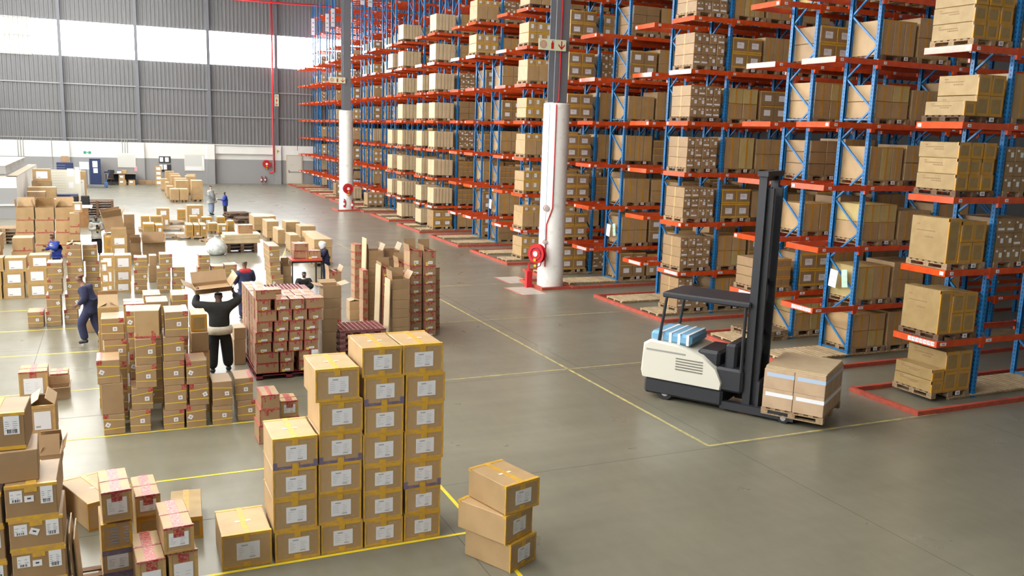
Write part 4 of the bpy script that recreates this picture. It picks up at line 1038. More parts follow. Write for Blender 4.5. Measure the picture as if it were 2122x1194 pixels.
# big tan cartons far left
GT='big tan cartons at the far left'
fl3={3:{'l':118,'r':112,'b':95,'f':150}}
for q,(a,c) in enumerate(((32.4,71),(73,112.4),(115,152.6))):
    C(40.9,.8,[(a,c,508.7),(a,c,482.7),(a,c,457),(a,c,430)],f'{ORDW[q]} column of big tan cartons',GT,st='redb',flaps={3:[{'l':97,'r':72,'b':112},{'l':84,'b':70,'r':84},{'l':62,'r':93,'b':104}][q]})
C(40.1,.62,[(144,166,512),(144,166,485),(144,166,470.4),(144,166,442)],'narrow column beside big tan cartons',GT,st='redb')
fbox('lab',.33,.35,.40,PX(160,40.2,2.2),40.45,PZ(440.6,PX(145,40.1,2.),40.1)+.004,0,'small labelled carton atop the narrow tan column',GT,2)
C(34.6,.75,[(22,70,552),(24,70,521),(25,69,493)],'column behind left labelled stack',GT,st='redb')
C(34.2,.9,[(-48,0,552),(-48,1,524),(-50,2,488)],'left edge column behind labelled stack',GT,st='redb')
# red-taped pallet load
G9='red-taped cartons on the maroon pallet'
P9=onz(543,788,0); Y9=P9[1]; X9=PX(533,Y9,.4); X9r=PX(664,Y9,.4)
def plast_pallet(b,W=1.2,D=1.0,h=.15):
    nx=10; ny=7
    for q in range(nx+1): x=-W/2+q*(W-.02)/nx; b.box(x,-D/2,h-.035,x+.02,D/2,h,0)
    for q in range(ny+1): y=-D/2+q*(D-.02)/ny; b.box(-W/2,y,h-.035,W/2,y+.022,h-.001,0)
    b.box(-W/2,-D/2,h-.06,W/2,-D/2+.02,h-.002).box(-W/2,D/2-.02,h-.06,W/2,D/2,h-.002).box(-W/2,-D/2,h-.06,-W/2+.02,D/2,h-.002).box(W/2-.02,-D/2,h-.06,W/2,D/2,h-.002)
    for x in (-W/2,-.07,W/2-.14):
        for y in (-D/2,-.06,D/2-.12): b.box(x,y,0,x+.14,y+.12,h-.035)
    for x in (-W/2,-.07,W/2-.14): b.box(x,-D/2,0,x+.14,D/2,.02)
    for q in range(4): b.box(-W/2+.15+q*.26,-D/2+.02,h-.038,-W/2+.28+q*.26,D/2-.02,h-.036,1)
def mpallet(x,y,z,W,D,rz,label,group=None,worn=True):
    o=obj('plastic_pallet',cached(('plp',W,D,worn),'plastic_pallet',[RPLASE if worn else RPLAS,RPLAS],lambda b: plast_pallet(b,W,D)),None,(x,y,z),(0,0,rz)); tag(o,label,'pallet',group); return o
W9=X9r-X9
mpallet((X9+X9r)/2,Y9+.62,0,round(W9+.05,2),1.24,0,'front maroon plastic pallet under the red-taped cartons',None,False)
mpallet((X9+X9r)/2,Y9+1.93,0,round(W9+.05,2),1.3,0,'rear maroon plastic pallet under the red-taped cartons',None,False)
rows9=[[(233,452),(460,596),(608,640),(642,760)],[(236,450),(460,598),(606,640),(642,765)],[(222,380),(392,530),(540,680),(688,825)],[(226,385),(400,540),(545,685),(692,828)],[(238,392),(405,545),(550,688),(694,832)],[(243,432),(440,578),(585,722),(730,858)],[(240,375),(410,552),(558,698),(702,884)]]
tops9=[754.5,732.7,711,690,668.5,645.6,622.8]
z=.152; 
for t,rw in enumerate(rows9):
    h=PZ(tops9[t],X9,Y9)-z
    for c,(a,b_) in enumerate(rw):
        if t<2 and c==2: continue
        xa=PX(480+a/4.592,Y9,z+.15); xb=PX(480+b_/4.592,Y9,z+.15)
        s='red' if (xb-xa)>.42 else 'redl'
        fbox(s,xb-xa-.012,.40,h-.002,(xa+xb)/2,Y9+.2,z,rad(R_.uniform(-.6,.6)),f"{LK[s]}, {tw(t,8)}, {COLW_[c]} from left, front of maroon pallet",G9,t*5+c)
    # cartons behind, seen from the left side and the top
    for c in range(5):
        ya=Y9+.42+c*.42+(.05 if c>1 else 0)
        xw=(W9-.02)/3
        if c<2:
            for e in range(3):
                if e and t<6-(e==2): continue
                fbox('red',xw-.015,.405,h-.002,X9+.01+xw*(e+.5),ya+.2,z,0,f"{LK['red']}, {tw(t,8)}, {ORDW[c+1]} row from front, {('left','centre','right')[e]}, maroon pallet",G9,t*3+c+e)
        else:
            fbox('red',xw-.015,.405,h-.002,X9+.01+xw*.5,ya+.2,z,0,f"{LK['red']}, {tw(t,8)}, {ORDW[c+1]} row from front, left side, maroon pallet",G9,t*3+c)
            if t<6: fbox('red',2*xw-.015,.405,h-.002,X9+.01+xw*2,ya+.2,z,0,f"wide {LK['red']}, {tw(t,8)}, {ORDW[c+1]} row from front, maroon pallet",G9,t*3+c+1)
    if t==6: mpallet(X9+.01+xw*2,Y9+1.92,z+.004,.9,1.2,0,'maroon plastic pallet lying on top of the red-taped cartons')
    z+=h
xa=PX(531,Y9,z+.1); xb=PX(572,Y9,z+.1)
fbox('red',xb-xa,.42,PZ(602,xa,Y9)-z,(xa+xb)/2,Y9+.22,z,0,'red-taped carton alone on top at the front left of the maroon pallet',G9,3)
fbox('red',.52,.40,.11,X9+.4,Y9+.86,z,.05,'flat red-taped carton on top at the back of the maroon pallet',G9,4)
# maroon plastic pallets stacked on the floor
p=onz(700,735,0)
for q in range(4): mpallet(p[0]+.66,p[1]+.5,q*.153,1.2,1.0,0.0,f"maroon plastic pallet, {tw(q,4)} of the empty pile",'empty maroon plastic pallets')
# tan columns right of it
GP='tan open cartons around the maroon pallet'
C(21.6,.5,[(667,698,690),(667,700,662),(669.5,705,640),(669.5,706,619),(669.5,707.6,592)],'column right of maroon pallet',GP,st='plain',flaps={4:{'l':172,'b':168,'r':165}})
C(0,.4,[(663,681,680)],'low, right of maroon pallet',GP,st='plain',base=(664,711),flaps={0:{'r':100,'b':60,'l':80,'f':20}})
C(23.6,.5,[(682,708,664),(682,708,640),(682,708,615),(682,708,588),(682,708,563)],'back column right of maroon pallet',GP,st='red',flaps={4:{'l':95,'r':110}})
C(21.3,.5,[(484.5,510.5,703),(484.5,510,680)],'pair left of maroon pallet',GP,st='plain')
# tall open-top cluster
G10='tall stacks of open-topped cartons'; w10='of tall open-topped cluster'
X1=[(849,874.5,y) for y in (686,667,648,628,609,590,570.5,551.6,519)]
X2=[(878.7,904,y) for y in (683.5,664.6,646,626,607,589,571.5,551.6,520)]
C(22.9,.55,X1,f'sixth column {w10}',G10,st='redl',flaps={8:{'b':98,'l':100}})
C(22.85,.55,X2,f'seventh column {w10}',G10,st='redl',flaps={8:{'b':95,'l':98}})
C(23.6,.5,[(884,912,y) for y in (690,672,654,636,618,600,581,555)],f'eighth column {w10}',G10,st='red')
C(22.2,.5,[(812.8,848.4,y) for y in (697,679,659.4,640.6,621.7,600,579)],f'fifth column {w10}',G10,st='plain',flaps={6:{'l':95,'b':100,'r':120}})
C(23.0,.5,[(792,818,y) for y in (690,675,655,634,614,593,573,557)],f'fourth column {w10}',G10,st='redl',flaps={7:{'l':100,'b':95}})
C(23.9,.5,[(826,851,y) for y in (680,662,643,624,605,586,567,545)],f'back middle column {w10}',G10,st='redl',flaps={7:{'b':98,'l':100}})
C(25.0,.5,[(764,794,y) for y in (655,640,622,605,588,572,556,538,520)],f'third column {w10}',G10,st='plain',flaps={8:{'l':98,'r':112}})
C(25.3,.5,[(796,828,y) for y in (650,635,618,601,585,568,552,536,519)],f'back right column {w10}',G10,st='plain',flaps={8:{'l':98,'r':112}})
C(25.8,.5,[(735,752,y) for y in (620,604,588,572,556,540,524,507)],f'first column {w10}',G10,st='red')
C(24.4,.45,[(752,764,y) for y in (660,640,620,600,580,560)],f'second column {w10}',G10,st='red')
for q,(x,yy) in enumerate(((756,24.9),(786,22.95),(806,22.1))):  # added pale sheets stand in for the brightly lit left faces and flaps
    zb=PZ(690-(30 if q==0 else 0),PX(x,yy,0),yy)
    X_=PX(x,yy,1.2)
    o=build('cardboard_sheet',[KPALE],lambda b: b.box(-.01,-.24,0,.01,.24,[2.5,2.0,1.75][q]),None,(X_,yy+.28,0.02),(0,rad(1.5),0)); tag(o,f"added pale sheet for lit left faces and flaps of open-topped cluster, {ORDW[q]} from left",'cardboard sheet','added pale sheets for lit faces of the open-topped cluster')
C(0,.42,[(724,749,643.7),(724,749,625)],'low stack left of open-topped cluster',G10,st='plain',base=(731,664),flaps={1:{'l':15,'r':10}})
# red-taped group behind the foreground wall
G18='red-taped cartons behind the foreground wall'
C(0,.6,[(536,578,884),(538,580,850),(540.7,581,820)],'stack behind foreground wall',G18,st='red',base=(536,922))
C(16.0,.5,[(583,622,893),(583,621,865),(582,619,832)],'right stack behind foreground wall',G18,styles=['red','red','redtop'])
# flat cardboard sheets on pallets, with a bag beside
p=onz(472,525,0); pr_=onz(532,522,0)
for q in range(3): pallet((p[0]+pr_[0])/2,p[1]+.55,q*.142,1.3,1.0,True,label=f"dark pallet under the flat cardboard, {tw(q,3)}",group='dark pallets under the flat cardboard')
zq=.43
for q in range(7):
    o=build('cardboard_sheet',[KPALE],lambda b: b.box(-.78,-.55,0,.78,.55,.055),None,((p[0]+pr_[0])/2+R_.uniform(-.05,.05),p[1]+.58,zq),(0,0,R_.uniform(-.04,.04))); tag(o,f"flat pale cardboard bundle, {tw(q,7)} of the pile",'cardboard sheet','flat cardboard pile'); zq+=.057
fbox('red',.62,.5,.38,PX(509,p[1]+.4,1),p[1]+.6,zq,0,'red-taped carton lying on the flat cardboard pile','cartons on the flat pile',2)
def bag(b):
    rg=random.Random(5); n=22
    prof=[(.05,0),(.34,.02),(.43,.16),(.44,.34),(.38,.52),(.25,.66),(.12,.74),(.06,.80),(.11,.86)]
    vs=[]
    for r,z in prof:
        for k in range(n):
            t=2*math.pi*k/n; rr=r*(1+.09*math.sin(3*t+z*9)+rg.uniform(-.06,.06)); vs.append((rr*math.cos(t),rr*.85*math.sin(t),z+rg.uniform(-.01,.01)*(z>0.01)))
    fs=[]
    for i in range(len(prof)-1):
        for k in range(n): fs.append((i*n+k,i*n+(k+1)%n,(i+1)*n+(k+1)%n,(i+1)*n+k))
    fs.append(tuple(range(n-1,-1,-1))); b.add(vs,fs)
pb_=onz(450,530,0)
o=build('plastic_bag',[mat('white_bag',(.72,.75,.74),.35,col2=(.5,.54,.53),scale=7)],bag,None,(pb_[0],pb_[1]+.3,0),smooth=True); tag(o,'bulging white plastic bag on the floor beside the flat cardboard pile','bag')
# pallets of golden cartons
G14='golden cartons on the low pallets'
def gp(xl,xr,yb,D=1.2,lab=''):
    a=onz(xl,yb,0); c=onz(xr,yb,0)
    w=PX(xr,a[1],.1)-a[0]; pallet(a[0]+w/2,a[1]+D/2,0,round(w,1),D,label=lab,group='low pallets in the middle of the hall'); return a[1]
Ya=gp(296,366,497,lab='low pallet under the left golden cartons')
C(Ya+.05,1.0,[(297,321,464.5)],'left pallet, front left',G14,st='gold',z0=.142)
C(Ya+.05,1.0,[(322,338,466.5)],'left pallet, front right',G14,st='gold',z0=.142)
Yb_=gp(368,429,497,lab='low pallet under the six golden cartons')
for q,(a,c) in enumerate(((385.5,400.5),(402,414.5),(415.5,428.5))):
    C(Yb_+.05,1.15,[(a,c,479),(a,c,466)],f'six-carton pallet, {COLW_[q]} column',G14,st='gold',z0=.142)
Yg=49.5
pallet(PX(335,Yg,.1),Yg+.55,0,2.2,1.2,label='low pallet behind the left golden cartons',group='low pallets in the middle of the hall')
for q,(a,c) in enumerate(((292,310),(312,336))): C(Yg+.05,.6,[(a,c,462),(a,c,448)],f'back left pallet, {COLW_[q]} column',G14,st='gold',z0=.142)
C(51.5,.9,[(338,352,450),(325,351,432)],'tall pair behind the left pallets',G14,st='yo')
pallet(PX(345,51.3,.1)+.3,53.2,0,1.4,1.2,label='low pallet behind the tall golden pair',group='low pallets in the middle of the hall')
C(55.0,.7,[(368,385,451),(368,385,434)],'narrow tower left of golden tower',G14,st='gold')
C(53.0,.9,[(389,422,450),(388,421,426)],'golden tower before the two talking men',G14,st='yo')
for q,(a,c,yt,Y_) in enumerate(((394,411,448.5,49.5),(419,440,450.5,49.8),(450,467,450,50.2),(432,452,463,48.2),(453,471,466,47.3),(472,486,458,48.0))):
    C(Y_,.75,[(a,c,yt)],f'right golden group, {COLW_[q]} one',G14,st='gold',z0=.142)
    pallet(PX((a+c)/2,Y_,.1),Y_+.45,0,round(PX(c,Y_,.1)-PX(a,Y_,.1)+.06,1),.9,label=f"low pallet under the right golden group, {COLW_[q]} one",group='low pallets in the middle of the hall')
pallet(PX(452,44.3,.1),44.6,0,1.3,1.1,rot=rad(28),label='empty low pallet lying skewed before the golden group',group='low pallets in the middle of the hall')
for q in range(3): pallet(PX(486,55,.1)+.1*q,55.2,q*.142,1.3,1.2,True,rot=.1*q,label=f"dark pallet, {tw(q,3)} of the pile right of the blue-jacketed man",group='dark pallets by the two men')
for q in range(2): pallet(PX(505,54,.1)+.1*q,53.6,q*.142,1.2,1.2,True,rot=.1*q,label=f"dark pallet, {tw(q,2)} of the low pile behind the tall pallet row",group='dark pallets by the two men')
# long double row of tall palletised cartons
G15='tall plain cartons in the long pallet row'
def tall(Y,xl,xr,tops,d,xs,where,split=1):
    """front face plus depth; a wooden pallet below"""
    Xl=PX(xl,Y,.5); Xr=PX(xr,Y,.5)
    pallet((Xl+Xr)/2,Y+d/2,0,round(Xr-Xl,1),round(d,1),label=f"pallet under {where}",group='pallets of the long row')
    nn=len(tops)
    z=.142
    for t,yt in enumerate(tops):
        h=PZ(yt,Xl,Y)-z
        for c in range(split):
            dd=d/split
            fbox('seam' if xs=='pale' else xs,Xr-Xl-.02,dd-.01,h-.003,(Xl+Xr)/2,Y+dd*(c+.5),z,0,f"tall plain carton, {tw(t,nn)}, {('front','back')[c] if split>1 else 'full depth'}, {where}",G15,t)
        z+=h
tall(52.5,540,572,[448],1.2,'seam','farthest pallet of the right row')
tall(48.2,526,560,[467,449],1.9,'pale','far left pallet of the row')
tall(44.7,552.8,578,[478,459],1.5,'pale','second left pallet of the row',2)
tall(42.3,575.4,591,[476],1.5,'pale','third left pallet of the row',3 if 0 else 2)
tall(46.5,592,622,[482,460],1.2,'pale','second pallet of the right row')
tall(43.2,622,655,[490,469],1.2,'pale','third pallet of the right row')
tall(39.8,601,620.6,[487],1.2,'pale','fourth left pallet of the row')
tall(39.2,637,666.7,[512,484.5],1.3,'pale','fourth pallet of the right row')
tall(37.6,642,676,[513,490],1.0,'pale','fifth pallet of the right row')
tall(36.0,650.8,689,[514,496],1.3,'pale','nearest pallet of the right row')
# stacks by the back wall
G16='plain cartons on the far pallets'
def tallr(Y,xl,xr,tops,d,where):
    Xl=PX(xl,Y,.5); Xr=PX(xr,Y,.5)
    pallet((Xl+Xr)/2,Y+d/2,0,round(Xr-Xl,1),round(d,1),label=f"pallet under {where}",group='far pallets'); z=.142
    for t,yt in enumerate(tops):
        h=PZ(yt,Xl,Y)-z; fbox('seam',Xr-Xl-.02,d-.03,h-.003,(Xl+Xr)/2,Y+d/2,z,0,f"plain carton, {tw(t,len(tops))}, {where}",G16,t); z+=h
tallr(67.8,353,371.5,[391.7],1.1,'front left far pallet')
tallr(67.8,372,390.7,[391.7],1.1,'front middle far pallet')
tallr(68.3,397.5,420.9,[403.5,389,374.5],1.3,'front right far pallet')
for q,(Y_,a,c,tops) in enumerate(((69.6,365,392,[393,374]),(70.9,346,361,[386]),(72.4,363,388,[370]),(73.7,343,352,[378]),(75.5,355,376,[364]),(78.5,334,348,[371]),(79.8,352,373,[360]),(82.5,343,362,[355]),(74.5,385,406,[365]),(78,388,407,[362]))):
    tallr(Y_,a,c,tops,1.15,f"{ORDW[q]} pallet of far double row")
for q in range(4):
    Y_=86.4; fbox('lab',.55,.5,.42,PX(328,Y_,1.),Y_,q*.42,0,f"white-labelled carton by the back wall, {tw(q,4)}",'cartons by the back wall',q)
for q in range(3): fbox('plain',.6,.4,.35,PX(293+q*15,87.2,.2),87.2,0,0,f"low carton against the back wall, {ORDW[q]} from left",'low cartons by the back wall',q)
# cartons and things by the partition
G17='cartons by the partition'
fbox('lab',1.0,.7,.75,PX(87,64,2),64,1.72,0,'labelled carton on top of the pile beside the cream board',G17,1)
fbox('plain',1.1,.9,1.71,PX(88,64,1),64,0,0,'tall carton under the labelled one beside the cream board',G17,2)
fbox('seam',1.55,.9,1.5,PX(88,61.5,1),61.5,0,0,'wide brown carton before the cream board',G17,3)
fbox('plain',.95,.8,1.35,PX(78,60.2,1),59.6,0,0,'brown carton at the partition corner',G17,4)
fbox('seam',1.15,.8,1.0,PX(114,58.5,1),58.5,0,0,'tan carton right of the partition corner',G17,5)
fbox('yo',.5,.7,2.2,PX(171,67,1),67,0,0,'narrow golden carton tower right of the cream board',G17,6)
fbox('plain',.55,.45,.5,PX(134,80,3),80,2.2,0,'small tan carton on the navy crate by the wall',G17,7)
o=build('navy_crate',[NAVY],lambda b: b.cham(-.6,-.4,0,.6,.4,2.2,.03),None,(PX(136,80,1),80,0)); tag(o,'navy crate near the back wall under a small carton','crate')
dk=empty('counter_desk',(PX(172,52.5,1),52.6,0)); tag(dk,'wooden counter desk with a white top','desk')
build('desktop',[WHITE],lambda b: b.box(-.3,-.7,1.02,.45,.7,1.07),dk); build('front_panel',[mat('counter_wood',(.33,.17,.06),.5,col2=(.27,.13,.045),scale=4)],lambda b: b.box(-.28,-.65,0,.25,.65,1.02),dk)
for q,x in enumerate((154,177)):
    ch=empty('black_chair',(PX(x,54.8,1),54.8,0)); tag(ch,f"black high-backed chair behind the counter desk, {('left','right')[q]} one",'chair','black chairs behind the counter')
    build('seat',[BLACK],lambda b: b.cham(-.25,-.25,.5,.25,.25,.6,.04),ch); build('backrest',[BLACK],lambda b: b.cham(-.22,.2,.65,.22,.3,1.45,.05),ch); build('base',[DSTEEL],lambda b: b.cyl((0,0,.05),(0,0,.5),.04).box(-.3,-.03,0,.3,.03,.06).box(-.03,-.3,0,.03,.3,.06),ch)
pp=onz(178,440,0)
for q in range(7): pallet(PX(203,57.6,.1),57.6,q*.142,1.75,1.2,True,label=f"dark wooden pallet, {tw(q,7)} of the pile behind the counter",group='dark pallets behind the counter')
for q in range(5): pallet(PX(12,46,.1),46,q*.29,2.2,1.2,False,label=f"wooden pallet, {tw(q,5)} of the pile at the left edge",group='pallets at the left edge') if q<1 else pallet(PX(12,46,.1),46,q*.142,2.2,1.2,False,label=f"wooden pallet, {tw(q,5)} of the pile at the left edge",group='pallets at the left edge')
# ------------------------------------------------------------------ people
def skin(name, nodes, edges, root, M, parent, sub=2):
    """one continuous surface grown around a skeleton; nodes: name -> (x, y, z, rx, ry)"""
    ks=list(nodes); ix={k:i for i,k in enumerate(ks)}
    me=bpy.data.meshes.new(name); me.from_pydata([nodes[k][:3] for k in ks],[(ix[a],ix[b]) for a,b in edges],[])
    o=obj(name,me,parent); me.materials.append(M)
    md=o.modifiers.new('skin','SKIN'); md.use_smooth_shade=True; md.branch_smoothing=.4
    sv=me.skin_vertices[0].data
    for k in ks: sv[ix[k]].radius=(nodes[k][3],nodes[k][4]); sv[ix[k]].use_root=(k==root)
    s=o.modifiers.new('sub','SUBSURF'); s.levels=sub; s.render_levels=sub
    return o
SK={'dark':mat('skin_dark',(.085,.04,.024),.5),'mid':mat('skin_brown',(.20,.095,.055),.5),'light':mat('skin_light',(.52,.30,.21),.5)}
EYEW=mat('eye_white',(.6,.58,.55),.3)
BASE=dict(pel=(0,0,.95),wai=(0,-.005,1.08),che=(0,0,1.28),nkb=(0,-.01,1.45),nk=(0,.005,1.52),chin=(0,.03,1.575),hd=(0,.02,1.645),top=(0,.005,1.715),
 shL=(-.18,-.01,1.405),elL=(-.25,-.02,1.13),wrL=(-.25,.06,.89),shR=(.18,-.01,1.405),elR=(.25,-.02,1.13),wrR=(.25,.06,.89),
 hiL=(-.095,0,.90),knL=(-.11,.02,.50),anL=(-.11,-.01,.085),hiR=(.095,0,.90),knR=(.11,.02,.50),anR=(.11,-.01,.085))
def person(loc, yaw, s, pose, skinc, top, bottom, hair, label, extra=None, shoe=None, hood=False, longcoat=0.0, gx=1.18, sx=1.0):
    J={k:Vector(v) for k,v in BASE.items()}
    for k,v in pose.items(): J[k]=Vector(v)
    o=empty('person',loc,(0,0,yaw)); o.scale=(s*sx,s,s); tag(o,label,'person'); M=SK[skinc]
    def n(k,rx,ry=None): return (*J[k],rx,ry if ry else rx)
    N={'pel':n('pel',.125,.10),'wai':n('wai',.115,.085),'che':n('che',.145,.095),'nkb':n('nkb',.07,.06),'nk':n('nk',.052,.055),'chin':n('chin',.058,.068),'hd':n('hd',.074,.092),'top':n('top',.055,.07)}
    E=[('pel','wai'),('wai','che'),('che','nkb'),('nkb','nk'),('nk','chin'),('chin','hd'),('hd','top')]
    up=(J['hd']-J['chin']).normalized(); lf=pose.get('look')
    fw=Vector(lf).normalized() if lf else (Vector((0,1,0))-up*up.y).normalized(); sd=fw.cross(up).normalized()
    J.pop('look',None)
    def P(k,v,r): N[k]=(*v,r,r)
    P('nose',J['hd']+fw*.105-up*.015,.013); E.append(('hd','nose'))
    for sg,S in ((-1,'L'),(1,'R')):
        P('ear'+S,J['hd']+sd*(.078*sg)-up*.005,.016); E.append(('hd','ear'+S))
        N['sh'+S]=n('sh'+S,.06,.06); N['el'+S]=n('el'+S,.042); N['wr'+S]=n('wr'+S,.028)
        E+= [('nkb','sh'+S),('sh'+S,'el'+S),('el'+S,'wr'+S)]
        N['hi'+S]=n('hi'+S,.09,.095); N['kn'+S]=n('kn'+S,.058); N['an'+S]=n('an'+S,.04)
        E+= [('pel','hi'+S),('hi'+S,'kn'+S),('kn'+S,'an'+S)]
        d=(J['wr'+S]-J['el'+S]).normalized(); pn=(d.cross(Vector((0,0,1)))); pn=pn.normalized() if pn.length>.1 else Vector((1,0,0)); ac=d.cross(pn).normalized()
        pc=J['wr'+S]+d*.075; P('palm'+S,pc,.030); E.append(('wr'+S,'palm'+S))
        for q in range(4):
            off=ac*((q-1.5)*.021); L=(.060,.072,.067,.052)[q]; cur=pn*(.016*sg)
            P(f'k{q}{S}',pc+d*.022+off,.010); P(f'f{q}{S}',pc+d*(.022+L*.55)+off+cur*.8,.0088); P(f't{q}{S}',pc+d*(.022+L*.85)+off+cur*2.2,.0078)
            E+= [('palm'+S,f'k{q}{S}'),(f'k{q}{S}',f'f{q}{S}'),(f'f{q}{S}',f't{q}{S}')]
        th=pc-d*.02-ac*.028; P('th'+S,th-ac*.018+d*.012+pn*(.012*sg),.0105); P('tt'+S,th-ac*.03+d*.045+pn*(.022*sg),.0088)
        E+= [('palm'+S,'th'+S),('th'+S,'tt'+S)]
        ft=pose.get('toe'+S); ft=Vector(ft) if ft else J['an'+S]+Vector((0,.15,-.045))
        J['toe'+S]=ft; N['toe'+S]=(*ft,.035,.028); E.append(('an'+S,'toe'+S))
    skin('body',N,E,'pel',M,o,2)
    # clothes
    def g(k,rx,ry=None): return (*J[k],rx,ry if ry else rx)
    G=gx; T={'pel':g('pel',.165*G,.135*G),'wai':g('wai',.165*G,.13*G),'che':g('che',.20*G,.14*G),'nkb':g('nkb',.09,.08)}
    TE=[('pel','wai'),('wai','che'),('che','nkb')]
    for S in 'LR':
        T['sh'+S]=g('sh'+S,.095*G,.095*G); T['el'+S]=g('el'+S,.075*G); w=J['wr'+S]-(J['wr'+S]-J['el'+S]).normalized()*.02; T['wr'+S]=(*w,.052,.052)
        TE+= [('nkb','sh'+S),('sh'+S,'el'+S),('el'+S,'wr'+S)]
    if longcoat>=0:
        d=Vector((0,0,-longcoat-.06)); T['hem']=(*(J['pel']+d),.172*G,.142*G); TE.append(('pel','hem'))
    skin('jacket',T,TE,'pel',top,o,2)
    pw=J['pel']+(J['wai']-J['pel'])*.6; B={'wst':(*pw,.15*G,.125*G),'pel':g('pel',.158*G,.135*G)}; BE=[('wst','pel')]
    for S in 'LR':
        hq=J['hi'+S]+(J['kn'+S]-J['hi'+S])*.30; B['hi'+S]=(*hq,.098*G,.105*G); B['kn'+S]=g('kn'+S,.092*G); B['an'+S]=g('an'+S,.078*G)
        BE+= [('pel','hi'+S),('hi'+S,'kn'+S),('kn'+S,'an'+S)]
    skin('trousers',B,BE,'pel',bottom,o,2)
    for S in 'LR':
        a=J['an'+S]; t=J['toe'+S]; d=(t-a); hl=a-d*.45; 
        skin('shoe',{'h':(hl.x,hl.y,min(hl.z,a.z-.02) if abs(d.z)<.1 else hl.z,.055,.05),'m':(*(a+d*.4+Vector((0,0,-.008))),.056,.048),'t':(*t,.052,.038)},[('h','m'),('m','t')],'m',shoe or BLACK,o,2)
    # head: eyes, mouth and hair
    c=J['hd']
    def eyes(b):
        for sg in (-1,1):
            q=c+fw*.083+sd*(.03*sg)+up*.012; b.cyl(q,q+fw*.006,.010,.006,8,0); b.cyl(q+fw*.005,q+fw*.009,.005,.004,8,1)
        q=c+fw*.078-up*.055; b.cyl(q-sd*.022,q+sd*.022,.006,n=6,mi=2)
    build('face_features',[EYEW,INK,mat('lips',(.16,.05,.04),.5)],eyes,o)
    if hood:
        skin('hood',{'a':(*(J['nkb']+Vector((0,0,.03))),.17,.165),'b':(*(J['nk']-fw*.0),.16,.16),'c':(*(c-fw*.005),.185,.185),'d':(*(J['top']-fw*.02+up*.03),.13,.14)},[('a','b'),('b','c'),('c','d')],'a',hair,o,2)
    else:
        skin('hair',{'a':(*(c-fw*.035+up*.015),.082,.085),'b':(*(c+up*.055-fw*.012),.080,.095),'t':(*(J['top']+up*.012),.055,.07)},[('a','b'),('b','t')],'a',hair,o,2)
    if extra: extra(o,J,fw,up,sd)
    return o
def cloth(n,c,r=.85): return mat(n,c,r,col2=tuple(x*.8 for x in c),scale=12)
NAVYC=cloth('navy_overall',(.028,.032,.085)); BLKC=cloth('black_knit',(.018,.018,.016)); BLUEC=cloth('royal_blue_jacket',(.025,.06,.36)); GREYC=cloth('grey_coat',(.27,.28,.27)); FLC=cloth('light_fleece',(.58,.58,.54)); JEAN=cloth('pale_jeans',(.22,.28,.40)); BLKT=cloth('black_trousers',(.010,.010,.011)); WHC=cloth('white_hood_cloth',(.80,.80,.78)); HAIRB=mat('black_hair',(.010,.008,.008),.7); CAPG=cloth('grey_wool_cap',(.12,.13,.12)); REDC=cloth('red_cloth',(.55,.03,.035)); CREAMC=cloth('cream_shirt',(.62,.56,.44))
def scaleto(px,Y,ytop,xg,std=1.79):
    X=PX(px,Y,0.0); Xt=PX(xg,Y,1.6); return (PX(px,Y,.9),Y,0),PZ(ytop,Xt,Y)/std
# man in black raising a carton over his head, back to the camera
Yp=20.75; X=PX(455,Yp,.9)
def shirt(o,J,fw,up,sd):
    build('shirt_hem',[CREAMC],lambda b: b.lathe([(.19,.84),(.232,.85),(.238,.93),(.232,1.0),(.19,1.01)],24,0,Matrix.Scale(.84,4,(0,1,0))),o,smooth=True)
person((X,Yp,0),rad(-4),1.10,dict(shL=(-.19,0,1.42),elL=(-.42,.08,1.47),wrL=(-.36,.26,1.66),shR=(.19,0,1.42),elR=(.36,.16,1.52),wrR=(.28,.30,1.66),anL=(-.14,-.06,.085),anR=(.15,.08,.085),knL=(-.13,.02,.5),knR=(.13,.08,.5),hd=(0,.06,1.63),chin=(0,.06,1.56),top=(0,.05,1.70)),'dark',BLKC,BLKT,HAIRB,'person in a black sweater and black trousers lifting an open carton, back turned',shirt,gx=1.25,sx=1.12,longcoat=-.14)
fbox('plain',.80,.55,.13,X-.10,Yp+.46,1.88,rad(3),'open flat carton held up by the person in the black sweater',None,5,(rad(6),rad(-4)),{'l':150,'r':125,'f':165,'b':120})
# man in navy overalls with a red collar
Yp=onz(508,537,1.8)[1]; X=PX(508,Yp,1.0)
def redcol(o,J,fw,up,sd):
    skin('red_scarf',{'a':(-.17,-.01,1.40,.10,.10),'b':(0,-.03,1.47,.10,.10),'c':(.17,-.01,1.40,.10,.10)},[('a','b'),('b','c')],'b',REDC,o,2)
person((X,Yp,0),rad(10),(PZ(537,PX(508,Yp,1.6),Yp))/1.79,dict(elL=(-.27,.06,1.15),wrL=(-.2,.28,1.05),elR=(.27,.06,1.15),wrR=(.2,.28,1.05)),'mid',NAVYC,NAVYC,CAPG,'person in navy overalls with a red scarf and grey cap, back turned',redcol)
